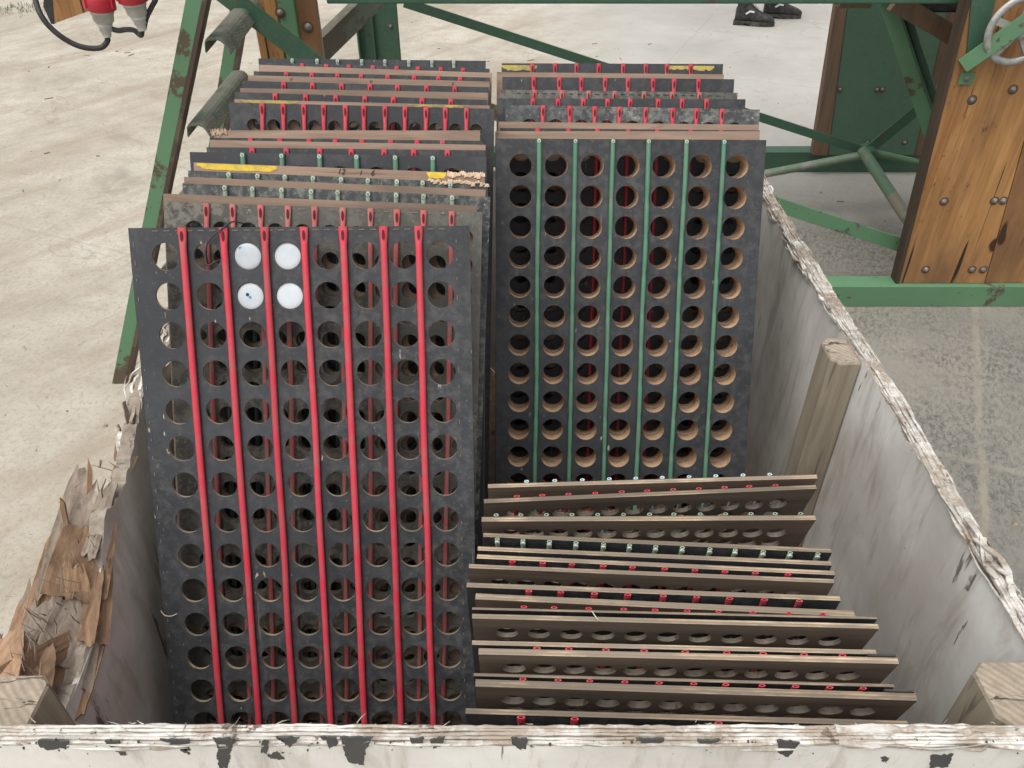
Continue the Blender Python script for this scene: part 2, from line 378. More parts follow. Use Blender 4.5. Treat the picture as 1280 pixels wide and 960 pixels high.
    for i in range(60):   # straws and chips of wood
        x = rr.uniform(-3.4, 1.5); y = rr.uniform(1.5, 6.0)
        if -.8 < x < .8 and y < 2.1: continue
        t = rr.uniform(0, 6.28); L = rr.uniform(.008, .028); w = rr.uniform(.0006, .003)
        d = Vector((math.cos(t), math.sin(t), 0)); s_ = Vector((-d.y, d.x, 0)); p = Vector((x, y, .003))
        g.prism([p - d * L - s_ * w, p + d * L - s_ * w, p + d * L + s_ * w, p - d * L + s_ * w], (0, 0, -.003), (0, 0, .002))
    o = g.build('gravel', m_plain('grit', (.30, .25, .19), .9, amt=.6)); tag(o, 'small stones and chips of wood scattered over the sandy concrete', kind='stuff', cat='grit')
ground()

# ---------------------------------------------------------------- crate
CX0, CX1, CY0, CY1 = -.60, .60, .455, 1.93     # inner faces
RIM = .75; TH = .022; FZ = .13
crate = empty('plywood_crate', (0, 1.2, 0))
tag(crate, 'large open crate of grey painted plywood with frayed white rims and splintered left side', 'crate')
def lp(o):      # keep world coordinates under the crate's empty
    o.matrix_parent_inverse = crate.matrix_world.inverted(); return o
crate.matrix_world = Matrix.Translation((0, 1.2, 0))
def cpart(mb, name, mats, parent=None, bevel=0):
    o = mb.build(name, mats, None, bevel); o.parent = parent or crate
    o.matrix_parent_inverse = Matrix.Translation((0, -1.2, 0)) if parent is None else Matrix.Identity(4)
    return o
rr = random.Random(11)
def wob(t, f, s): return mn.noise(Vector((t * f, s, 1.7)))
def wall_mb(axis, c0, c1, s0, s1, top, n, both=None):
    """upright sheet with an uneven top; axis 'x' runs along X at y in [c0,c1]"""
    mb = MB(); vs = []
    for i in range(n + 1):
        s = s0 + (s1 - s0) * i / n; zt = top(s)
        for c in (c0, c1):
            jz = zt + (.003 * wob(s, 60, c * 5))
            for z in (FZ - .02, jz):
                vs.append((s, c, z) if axis == 'x' else (c, s, z))
    f0 = []; f1 = []
    for i in range(n):
        a = i * 4; b = a + 4
        f0 += [(a, a + 1, b + 1, b), (a + 2, b + 2, b + 3, a + 3)]
        f1 += [(a + 1, a + 3, b + 3, b + 1)]
    f0 += [(0, 2, 3, 1), (n * 4, n * 4 + 1, n * 4 + 3, n * 4 + 2)]
    mb.add(vs, f0, 0); mb.add(vs, f1, 1); return mb
# front wall
top_f = lambda x: RIM - .006 + .003 * wob(x, 3, 2) - (.010 * max(0, wob(x, 9, 5)) if x > .3 else 0)
fw = cpart(wall_mb('x', CY0 - TH, CY0, CX0 - TH, CX1 + TH, top_f, 240), 'front_wall', [CRATE, CORE])
top_b = lambda x: RIM - .004 + .003 * wob(x, 4, 8)
cpart(wall_mb('x', CY1, CY1 + TH, CX0 - TH, CX1 + TH, top_b, 40), 'back_wall', [CRATE, CORE])
def top_r(y):
    return RIM - .006 + .010 * wob(y, 7, 3) - .025 * max(0, wob(y, 16, 6) - .15) - (.02 * max(0, wob(y, 30, 4)) if y > 1.1 else 0)
cpart(wall_mb('y', CX1, CX1 + TH, CY0, CY1, top_r, 220), 'side_wall', [CRATE, CORE])
KEY = [(.45, .52), (.57, .545), (.64, .552), (.733, .572), (.78, .63), (.827, .677), (.90, .668), (.95, .70), (1.02, .738), (1.06, .75), (2.0, .75)]
def top_l(y):
    for (a, za), (b, zb) in zip(KEY, KEY[1:]):
        if y <= b:
            z = za + (zb - za) * (y - a) / (b - a); break
    j = .010 if y < 1.05 else .004
    return z + j * wob(y, 28, 9) + j * .5 * wob(y, 110, 4)
cpart(wall_mb('y', CX0 - TH, CX0, CY0, CY1, top_l, 320), 'side_wall', [CRATE, CORE])
mb = MB().box(CX0, CX1, CY0, CY1, FZ - .02, FZ); cpart(mb, 'crate_floor', OLDW)
for x in (-.56, 0, .56):
    cpart(MB().box(x - .05, x + .05, CY0 - .02, CY1 + .02, 0, FZ - .022), 'skid', OLDW, bevel=.004)
# corner and mid posts
def post(x0, x1, y0, y1, z1, cham, sx, sl=0, pf=(0, 0)):
    c = cham
    pl = [(x0 + c, y0), (x1, y0), (x1, y1), (x0 + c, y1), (x0, y1 - c), (x0, y0 + c)] if sx > 0 else [(x0, y0), (x1 - c, y0), (x1, y0 + c), (x1, y1 - c), (x1 - c, y1), (x0, y1)]
    mb = MB(); n = len(pl); zs = [FZ + .001, z1 * .5, z1 - .004, z1]; vs = []
    for k, z in enumerate(zs):
        cx = sum(p[0] for p in pl) / n; cy = sum(p[1] for p in pl) / n; sh = .93 if k == 3 else 1
        fx = (z - FZ) / (z1 - FZ)
        for x, y in pl: vs.append((cx + (x - cx) * sh + pf[0] * fx, cy + (y - cy) * sh + pf[1] * fx, z + sl * (y - cy) + (.003 * mn.noise(Vector((x * 90, y * 90, z))) if k > 1 else 0)))
    mb.add(vs, [(k * n + i, k * n + (i + 1) % n, (k + 1) * n + (i + 1) % n, (k + 1) * n + i) for k in range(3) for i in range(n)], 0)
    mb.add(vs, [tuple(range(3 * n, 4 * n))], 1)
    return cpart(mb, 'post', [POSTW, ENDG])
post(.549, .597, 1.112, 1.19, .742, .014, 1)
post(.525, .597, .458, .540, .735, .014, 1)
post(-.597, -.530, .458, .535, .700, .012, -1, pf=(-.012, .01))
post(-.597, -.535, 1.105, 1.20, .70, .018, -1)
# fraying along the rims: long curling veneer strips and short flakes
def fray(path, n_long, n_short, across, seed, rough=1., h0=0., amp=.004):
    r_ = random.Random(seed); mb = MB(); path = [Vector(p) for p in path]
    cum = [0]
    for a, b in zip(path, path[1:]): cum.append(cum[-1] + (b - a).length)
    L = cum[-1]
    def at(s):
        s = max(0, min(L, s))
        for i in range(len(path) - 1):
            if s <= cum[i + 1]: return path[i].lerp(path[i + 1], (s - cum[i]) / max(1e-6, cum[i + 1] - cum[i]))
        return path[-1]
    ac = Vector(across)
    def strip(s0, s1, off, w, th, zo, wav, k):
        n = max(4, int((s1 - s0) / .008)); pts = []; sc = []
        for i in range(n + 1):
            s = s0 + (s1 - s0) * i / n; q = at(s)
            o = off + wav * wob(s, 11, k) + wav * .4 * wob(s, 50, k + 3)
            zz = zo + wav * .8 * wob(s, 17, k + 7) + .0012 * wob(s, 120, k)
            pts.append(q + ac * o + Vector((0, 0, zz))); sc.append(max(.12, 1 + 0.55 * wob(s, 70, k + 9)) * (min(1, 3 * min(i, n - i) / n + .15) if s1 - s0 < L * .8 else 1))
        mb.sweep(pts, [(-w, -th), (w, -th * .6), (w, th * .7), (-w * .2, th), (-w, th * .5)], Vector((0, 0, 1)), 0, False, True, sc)
    for k in range(n_long):
        off = TH * (k + .5) / n_long
        strip(0, L, off, TH / n_long * .43, .0026, h0 + r_.uniform(-.0012, .0015), amp * rough, k * 3.1 + seed)
    for k in range(n_short):
        s0 = r_.uniform(0, L); ln = r_.uniform(.02, .16)
        strip(s0, min(L, s0 + ln), r_.uniform(-.002, TH + .002), r_.uniform(.0008, .0028), r_.uniform(.0008, .0022), h0 + r_.uniform(-.006, .004), amp * 1.8 * rough, k * 1.3 + seed)
    return mb
def add_fray(mb, parentwall=None):
    return cpart(mb, 'frayed_rim', FRAY)
add_fray(fray([(CX0 - TH, CY0, RIM), (.3, CY0, RIM), (CX1 + TH, CY0, RIM)], 5, 45, (0, -1, 0), 5, 1, -.005, .0014))
# torn bulge on the right of the front rim
add_fray(fray([(.34, CY0, RIM), (.46, CY0, RIM - .004), (.56, CY0, RIM), (CX1 + TH, CY0, RIM)], 2, 14, (0, -1, 0), 15, 1.2, -.003, .0035))
add_fray(fray([(CX1, CY0, RIM), (CX1, .75, RIM), (CX1 + .004, 1.0, RIM), (CX1, 1.4, RIM - .004), (CX1 - .002, CY1, RIM)], 5, 110, (1, 0, 0), 25, .9, -.004, .0030))
add_fray(fray([(CX1 - .004, 1.22, RIM - .004), (CX1 - .004, 1.66, RIM - .012), (CX1, CY1, RIM - .01)], 1, 55, (1, 0, 0), 29, 1.3, -.006, .005))
add_fray(fray([(CX0 - TH, .98, .72), (CX0 - TH, 1.06, RIM), (CX0 - TH, CY1, RIM)], 4, 90, (1, 0, 0), 35, 2., -.005, .006))
# knot of torn veneer on the right rim
mb = MB(); c0 = Vector((.612, P(1222, 700, z=.75).y, .752))
for k in range(6):
    a = c0 + Vector((rr.uniform(-.008, .008), rr.uniform(-.035, .035), rr.uniform(-.004, .004)))
    pts = [a + Vector((  .007 * math.cos(t * 1.1 + k), -.03 + .02 * t, .005 * math.sin(t * 1.3 + k * 2))) for t in range(4)]
    mb.sweep(ribbon_smooth(pts, 4), [(-.004, -.0012), (.004, -.0008), (.004, .001), (-.004, .0014)])
cpart(mb, 'veneer_knot', FRAY)
# dark flaked paint under the front rim (outer face)
patches = [[(47, 926), (86, 926), (82, 934), (60, 938), (50, 933)], [(131, 926), (148, 926), (160, 943), (152, 944), (140, 936)],
 [(200, 924), (236, 924), (237, 938), (228, 936), (218, 932)], [(222, 934), (232, 936), (238, 943), (230, 941)],
 [(266, 923), (292, 923), (290, 938), (287, 940), (288, 945), (284, 960), (274, 960), (271, 947), (273, 936)],
 [(328, 926), (336, 928), (334, 943), (326, 940)], [(334, 944), (346, 938), (356, 949), (338, 948)], [(345, 922), (375, 922), (362, 934), (352, 926)],
 [(400, 922), (420, 922), (422, 930), (412, 936), (408, 926)], [(425, 922), (466, 922), (457, 936), (455, 956), (436, 953), (430, 938)],
 [(512, 923), (530, 923), (528, 934), (516, 934)], [(538, 925), (556, 921), (551, 932), (541, 936)],
 [(640, 922), (659, 924), (658, 936), (650, 937), (640, 930)], [(795, 923), (830, 923), (826, 931), (806, 931)],
 [(972, 925), (1000, 929), (985, 946), (972, 940)], [(1101, 946), (1112, 946), (1108, 953), (1102, 951)], [(1163, 944), (1192, 942), (1185, 958), (1162, 960)],
 [(872, 925), (900, 925), (894, 931), (876, 931)]]
for pl in patches:
    pts = []
    for i, p in enumerate(pl):
        q = pl[(i + 1) % len(pl)]
        for t in (0, .14, .28, .42, .57, .71, .86):
            j = 1.3 if t else .5
            pts.append(P(p[0] + (q[0] - p[0]) * t + rr.uniform(-j, j), p[1] + (q[1] - p[1]) * t + rr.uniform(-j, j), Y=CY0 - TH))
    cpart(MB().prism(pts, (0, .0015, 0), (0, -.0004, 0)), 'paint_patch', PATCH)
for k in range(60):
    fk = MB()
    x, y = rr.uniform(0, 1280), 925 + abs(rr.gauss(0, 9)); r0 = rr.uniform(.5, 2.2)
    fk.prism([P(x + r0 * rr.uniform(.4, 1.3) * math.cos(a * .9), y + r0 * rr.uniform(.3, 1.2) * math.sin(a * .9), Y=CY0 - TH) for a in range(7)], (0, .001, 0), (0, -.0003, 0))
    cpart(fk, 'paint_patch', PATCH)
# hair-fine fibres sticking out of both rims
fk = MB()
for k in range(700):
    if k % 3: A = Vector((CX1 + rr.uniform(0, TH), rr.uniform(CY0, CY1), RIM + rr.uniform(-.008, .002))); d = Vector((rr.uniform(-1, .6), rr.uniform(-1.6, 1.6), rr.uniform(-.5, .6)))
    else: A = Vector((rr.uniform(CX0, CX1), CY0 - rr.uniform(0, TH), RIM + rr.uniform(-.008, .002))); d = Vector((rr.uniform(-1.8, 1.8), rr.uniform(-.6, .4), rr.uniform(-.2, .5)))
    d = d.normalized() * rr.uniform(.004, .015); w = rr.uniform(.0002, .0007)
    fk.sweep([A, A + d * .5 + Vector((0, 0, rr.uniform(-.002, .002))), A + d], [(-w, -w), (w, -w), (0, w)], scale=[1, .8, .2])
cpart(fk, 'rim_fibres', FRAY)['kind'] = 'stuff'
# splinters of the smashed left wall
def shard(base, tip, w, X0, X1, mat, jag=.25, th=.005, seed=0, tw=0.):
    r_ = random.Random(seed); A = P(*base, X=X0); B = P(*tip, X=X1); d = B - A; L = d.length; d.normalize()
    cv = (Vector((0, 0, CZ)) - A).normalized() * .8 + Vector((.6, 0, 0)); nrm = cv - d * cv.dot(d); nrm.normalize(); nrm = Matrix.Rotation(tw, 3, d) @ nrm; s_ = d.cross(nrm).normalized()
    n = 14; lo = []; hi = []
    for i in range(n + 1):
        t = i / n; k = (1 - t ** 3 * .9)
        bow = nrm * (.012 * math.sin(t * 3.1)) 
        lo.append(A + d * L * t * (1 + .0) - s_ * w * k * (1 + r_.uniform(-jag, jag)) + bow)
        hi.append(A + d * L * (t + (r_.uniform(-.02, .05) if i == n else 0)) + s_ * w * k * (1 + r_.uniform(-jag, jag)) + bow)
    # forked tip
    tips = []
    for j in range(1, 5):
        tips.append(hi[-1].lerp(lo[-1], j / 5) + d * (w * r_.uniform(.2, 1.6) * (1 if j % 2 else -.7)))
    mb = MB(); vs = []
    for l, h in zip(lo, hi): vs += [l, h, l + nrm * th, h + nrm * th]
    f = []
    for i in range(n):
        a = i * 4; b = a + 4
        f += [(a, b, b + 1, a + 1), (a + 2, a + 3, b + 3, b + 2), (a, a + 2, b + 2, b), (a + 1, b + 1, b + 3, a + 3)]
    f += [(0, 1, 3, 2), (n * 4, n * 4 + 2, n * 4 + 3, n * 4 + 1)]
    mb.add(vs, f)
    for t in tips:
        c = lo[-1].lerp(hi[-1], r_.uniform(.1, .9)); mb.add([c - s_ * w * .12, c + s_ * w * .12, c + nrm * th, t + d * w * .3], [(0, 1, 3), (1, 2, 3), (2, 0, 3)])
    return cpart(mb, 'splinter', mat)
SH = []
SHOLD = [((78, 735), (108, 582), .022, -.640, -.665, SPL2), ((60, 770), (92, 650), .018, -.65, -.69, SPL), ((98, 742), (95, 628), .030, -.632, -.640, SPL),
 ((112, 720), (120, 625), .014, -.622, -.625, SPL2), ((118, 765), (90, 697), .012, -.615, -.640, SPL), ((105, 800), (112, 742), .020, -.618, -.625, SPL),
 ((122, 770), (133, 632), .0045, -.606, -.603, FRAY), ((72, 902), (134, 748), .006, -.605, -.602, FRAY), ((80, 895), (122, 775), .020, -.615, -.612, SPL),
 ((50, 880), (75, 770), .020, -.640, -.66, SPL), ((22, 860), (52, 775), .020, -.650, -.68, SPL2), ((36, 872), (3, 788), .020, -.630, -.67, SPL2),
 ((18, 850), (104, 790), .012, -.640, -.605, SPL), ((40, 830), (46, 700), .014, -.66, -.70, SPL2), ((52, 760), (66, 668), .012, -.67, -.69, SPL),
 ((66, 720), (80, 628), .012, -.66, -.675, SPL2), ((132, 650), (158, 592), .012, -.622, -.615, SPL2), ((142, 640), (150, 590), .006, -.604, -.606, SPL),
 ((20, 905), (0, 815), .02, -.62, -.66, SPL), ((130, 660), (118, 600), .010, -.625, -.64, SPL2), ((60, 905), (60, 800), .012, -.625, -.635, SPL2), ((88, 850), (112, 765), .010, -.611, -.607, FRAY)]
for i, s_ in enumerate(SH): shard(s_[0], s_[1], s_[2], s_[3], s_[4], s_[5], seed=i, tw=rr.uniform(-.5, .5), jag=.16, th=rr.uniform(.0025, .006))
# many smaller slivers standing along the break, leaning outwards
def sliver(A, d, L, w, th, mat, seed):
    r_ = random.Random(seed); d = d.normalized(); cv = (Vector((0, 0, CZ)) - A).normalized() + Vector((r_.uniform(-.7, .7), r_.uniform(-.7, .7), 0)); nrm = (cv - d * cv.dot(d)).normalized(); s_ = d.cross(nrm)
    n = 7; vs = []
    for i in range(n + 1):
        t = i / n; kk = (1 - .4 * t); b = nrm * (L * .03 * math.sin(t * 2.6)); ja, jb = r_.uniform(.8, 1.15), r_.uniform(.8, 1.15)
        if i == n: kk *= .8
        l = A + d * L * t - s_ * w * kk * ja + b; h = A + d * L * (t + (r_.uniform(-.35, .1) if i == n else 0)) + s_ * w * kk * jb + b
        vs += [l, h, l + nrm * th, h + nrm * th]
    f = [(0, 1, 3, 2), (n * 4, n * 4 + 2, n * 4 + 3, n * 4 + 1)]
    for i in range(n):
        a = i * 4; b = a + 4; f += [(a, b, b + 1, a + 1), (a + 2, a + 3, b + 3, b + 2), (a, a + 2, b + 2, b), (a + 1, b + 1, b + 3, a + 3)]
    return cpart(MB().add(vs, f), 'splinter', mat)
BIG = [((70, 735), (108, 583), .020, -.655, -.650, SPL2), ((88, 725), (118, 612), .026, -.640, -.634, SPL2), ((84, 745), (104, 655), .028, -.630, -.630, SPL),
 ((56, 775), (84, 655), .022, -.665, -.665, SPL), ((104, 775), (90, 698), .014, -.618, -.625, SPL), ((98, 800), (118, 700), .018, -.612, -.615, SPL), ((70, 830), (100, 740), .026, -.628, -.622, SPL2),
 ((116, 780), (133, 634), .0045, -.607, -.603, FRAY), ((76, 900), (135, 750), .0035, -.6035, -.6015, FRAY), ((84, 890), (128, 765), .018, -.612, -.608, SPL), ((40, 850), (62, 740), .022, -.66, -.66, SPL2),
 ((16, 885), (38, 790), .022, -.655, -.67, SPL2), ((8, 850), (106, 792), .016, -.655, -.612, SPL), ((30, 870), (50, 800), .024, -.64, -.645, SPL), ((132, 655), (160, 580), .014, -.620, -.612, SPL2),
 ((146, 620), (166, 545), .010, -.615, -.610, SPL2), ((108, 690), (140, 600), .012, -.618, -.612, SPL2), ((-4, 850), (14, 788), .02, -.66, -.68, SPL), ((98, 700), (112, 640), .010, -.66, -.66, SPL), ((112, 800), (126, 700), .020, -.606, -.612, SPL), ((96, 860), (116, 770), .016, -.6045, -.610, SPL2), ((50, 800), (72, 690), .028, -.675, -.68, SPL2), ((28, 840), (46, 745), .026, -.68, -.69, SPL), ((62, 860), (82, 770), .026, -.635, -.64, SPL), ((0, 880), (24, 800), .03, -.67, -.69, SPL2), ((120, 745), (137, 655), .012, -.604, -.606, SPL)]
def slab(base, tip, w, X0, X1, mat, seed):
    r_ = random.Random(seed + 50); A = P(*base, X=X0); B = P(*tip, X=X1); d = B - A; L = d.length; d.normalize()
    cv = (Vector((0, 0, CZ)) - A).normalized() + Vector((r_.uniform(-.5, .5), r_.uniform(-.3, .3), 0)); nrm = (cv - d * cv.dot(d)).normalized(); s_ = d.cross(nrm)
    n = 9; m_ = 16; th = r_.uniform(.002, .005); tl_ = r_.uniform(-.3, .3); tops = [1 - abs(r_.gauss(0, .10)) + tl_ * (q / n - .5) for q in range(n + 1)]; bots = [-abs(r_.gauss(0, .05)) for _ in range(n + 1)]; vs = []
    for i in range(n + 1):       # strips side by side, each torn off at its own length
        for j in range(m_ + 1):
            t = bots[i] + (tops[i] - bots[i]) * j / m_; e = .03 * mn.noise(Vector((t * 6, seed, 1))) * w * 2
            p = A + d * L * t + s_ * (w * (2 * i / n - 1) * (1 - .35 * max(0, t) ** 2) + e) + nrm * (L * .015 * math.sin(t * 2.5) + .0012 * mn.noise(Vector((i * 1.7, t * 3, seed))))
            vs += [p, p - nrm * th]
    f = []; idx = lambda i, j, k: (i * (m_ + 1) + j) * 2 + k
    for i in range(n):
        for j in range(m_):
            f += [(idx(i, j, 0), idx(i + 1, j, 0), idx(i + 1, j + 1, 0), idx(i, j + 1, 0)), (idx(i, j, 1), idx(i, j + 1, 1), idx(i + 1, j + 1, 1), idx(i + 1, j, 1))]
        for j in (0, m_): f.append((idx(i, j, 0), idx(i, j, 1), idx(i + 1, j, 1), idx(i + 1, j, 0)))
    for i in (0, n):
        for j in range(m_): f.append((idx(i, j, 0), idx(i, j + 1, 0), idx(i, j + 1, 1), idx(i, j, 1)))
    return cpart(MB().add(vs, f), 'splinter', mat)
for k, b_ in enumerate(BIG): slab(b_[0], b_[1], b_[2] * (1.25 if b_[5] is not FRAY else 1), *b_[3:], k)
for k in range(54):
    y = rr.uniform(.50, 1.0) if k > 12 else rr.uniform(.9, 1.06)
    out = rr.random() * (1 - max(0, y - .85) / .25)
    A = Vector((CX0 - TH * rr.uniform(.1, 1) - .045 * out, y, top_l(y) - rr.uniform(.01, .05) - .05 * out))
    d = Vector((rr.uniform(-.16, .10), rr.uniform(.25, 1.), rr.uniform(.15, .8)))
    sliver(A, d, rr.uniform(.045, .13) * (1 if y < .88 else .55), rr.choice((.003, .006, .010, .016, .022)) * (1 if y < .88 else .5), rr.uniform(.0012, .004), rr.choice((SPL, SPL2, SPL2, SPL, FRAY)), k)
# fine fibres
mb = MB()
for k in range(150):
    px = rr.uniform(15, 160); py = 905 - (px - 15) * 1.95 + rr.uniform(-70, 60)
    if py > 900: continue
    A = P(px, py, X=rr.uniform(-.655, -.603)); d = Vector((rr.uniform(-.3, .25), rr.uniform(-.5, .7), rr.uniform(.2, 1))).normalized() * rr.uniform(.012, .05)
    w = rr.uniform(.0004, .0018); mb.sweep([A, A + d * .5 + Vector((rr.uniform(-.003, .003), 0, 0)), A + d], [(-w, -w * .5), (w, -w * .5), (0, w * .6)], scale=[1, .8, .15])
cpart(mb, 'splinter_fibres', SPL2)['kind'] = 'stuff'

# ---------------------------------------------------------------- perforated panels
def panel_mesh(Wd, H, T, cuts, d, pz, top, seg, rows=None):
    """sheet: x in [-W/2,W/2], z in [0,H], front y=0; cuts = cell boundaries in x; material 0 front, 1 back, 2 edges, 3 hole wall"""
    mb = MB(); q = seg // 4
    def quad(x0, x1, z0, z1):
        if x1 - x0 < 1e-5 or z1 - z0 < 1e-5: return
        mb.add([(x0, 0, z0), (x1, 0, z0), (x1, 0, z1), (x0, 0, z1)], [(0, 1, 2, 3)], 0)
        mb.add([(x0, T, z0), (x1, T, z0), (x1, T, z1), (x0, T, z1)], [(3, 2, 1, 0)], 1)
    zt = H - top + pz / 2
    nr = int((zt - .02) / pz)
    if rows: nr = min(nr, rows)
    zb = zt - nr * pz; xa, xb = cuts[0], cuts[-1]
    quad(-Wd / 2, Wd / 2, zt, H); quad(-Wd / 2, Wd / 2, 0, zb); quad(-Wd / 2, xa, zb, zt); quad(xb, Wd / 2, zb, zt)
    r = d / 2
    for i in range(len(cuts) - 1):
        x0, x1 = cuts[i], cuts[i + 1]; cx = (x0 + x1) / 2
        for j in range(nr):
            z1 = zt - j * pz; z0 = z1 - pz; cz = (z0 + z1) / 2
            out = []; cor = [(x0, z0), (x1, z0), (x1, z1), (x0, z1)]
            for s in range(4):
                a, b = cor[s], cor[(s + 1) % 4]
                for k in range(q): out.append((a[0] + (b[0] - a[0]) * k / q, a[1] + (b[1] - a[1]) * k / q))
            inn = [(cx + r * math.cos(R(225) + 2 * math.pi * k / seg), cz + r * math.sin(R(225) + 2 * math.pi * k / seg)) for k in range(seg)]
            vs = [(x, 0, z) for x, z in out] + [(x, 0, z) for x, z in inn] + [(x, T, z) for x, z in out] + [(x, T, z) for x, z in inn]
            n = seg
            mb.add(vs, [(k, (k + 1) % n, n + (k + 1) % n, n + k) for k in range(n)], 0)
            mb.add(vs, [(2 * n + (k + 1) % n, 2 * n + k, 3 * n + k, 3 * n + (k + 1) % n) for k in range(n)], 1)
            mb.add(vs, [(n + k, n + (k + 1) % n, 3 * n + (k + 1) % n, 3 * n + k) for k in range(n)], 3, True)
    w = Wd / 2
    mb.add([(-w, 0, H), (w, 0, H), (w, T, H), (-w, T, H)], [(0, 1, 2, 3)], 2)
    mb.add([(-w, 0, 0), (w, 0, 0), (w, T, 0), (-w, T, 0)], [(3, 2, 1, 0)], 2)
    mb.add([(-w, 0, 0), (-w, 0, H), (-w, T, H), (-w, T, 0)], [(0, 1, 2, 3)], 2)
    mb.add([(w, 0, 0), (w, 0, H), (w, T, H), (w, T, 0)], [(3, 2, 1, 0)], 2)
    return mb
def tube_mesh(kind, H, r, side, T, mat, stick=0.):
    """one rubber tube running down the sheet; flattened open end at the top"""
    mb = MB(); n = 12; s = -1 if side == 'front' else 1
    st = []
    zt = H + stick
    for dz, a, b in (((0, 1.3, .62), (.006, 1.32, .62), (.016, 1.2, .7), (.028, 1.0, .95)) if 'red' in kind else ((0, 1.0, .8), (.028, 1.0, .95))): st.append((zt - dz, r * a, r * b))
    k = 0; z = zt - .05
    while z > .02:
        pin = kind == 'green' and k % 5 == 4
        st.append((z, r * (.82 if pin else 1), r * (.6 if pin else .95))); z -= .014 if kind == 'green' else .06; k += 1
    st.append((.015, r, r * .9))
    if kind != 'green': st = [(z_, a_, b_ * .82) for z_, a_, b_ in st]
    vs = []; yo = 0 if s < 0 else T
    for i, (z, a, b) in enumerate(st):
        wx = .0022 * mn.noise(Vector((z * 5, r * 90000, 3.)))
        for j in range(n):
            th = 2 * math.pi * j / n
            vs.append((wx + a * math.cos(th), yo + s * (b + .0006) + b * math.sin(th), z))
    m = len(st)
    mb.add(vs, [(i * n + (j + 1) % n, i * n + j, (i + 1) * n + j, (i + 1) * n + (j + 1) % n) for i in range(m - 1) for j in range(n)], 0, True)
    # open end: rim ring then dark inside
    z, a, b = st[0]; a0x = vs[0][0] - a; yc = yo + s * (b + .0006); ring = []
    for sc, dz in ((1, 0), (.62, 0), (.6, -.008)):
        ring += [(wx0 + a * sc * math.cos(2 * math.pi * j / n), yc + b * sc * math.sin(2 * math.pi * j / n), z + dz) for j in range(n) for wx0 in (vs[0][0] - a,)]
    mb.add(ring, [(i * n + j, i * n + (j + 1) % n, (i + 1) * n + (j + 1) % n, (i + 1) * n + j) for i in range(2) for j in range(n)], 0)
    mb.add(ring, [tuple(range(2 * n, 3 * n))], 1)
    if kind in ('red', 'dred') and side == 'front':    # slot where the tube is nailed
        e = []
        for j in range(10):
            th = 2 * math.pi * j / 10
            e.append((a0x + .0019 * math.cos(th), yo - 2 * r * .70 - .0012 , zt - .0125 + .0075 * math.sin(th)))
        mb.add(e + [(x, y + .004, z) for x, y, z in e], [tuple(range(10))] + [(j, (j + 1) % 10, 10 + (j + 1) % 10, 10 + j) for j in range(10)], 1)
    if 'green' in kind and side == 'front':    # nail head near the end
        for r0, yy, mi in ((.0034, .0006, 2), (.0017, .0012, 1)):
            e = [(a0x + r0 * math.cos(2 * math.pi * j / 12), yo - 2 * r * .9 - yy, zt - .0045 + r0 * math.sin(2 * math.pi * j / 12)) for j in range(12)]
            mb.add(e + [(x, y + .004, z) for x, y, z in e], [tuple(range(12))] + [(j, (j + 1) % 12, 12 + (j + 1) % 12, 12 + j) for j in range(12)], mi)
    return mb.mesh('tube', [mat, SLOT if 'red' in kind else HBLACK, PALEG])
TM = {'red': RED, 'dred': DRED, 'green': GREEN, 'dgreen': DGREEN, 'pale': PALE}
DBG = []
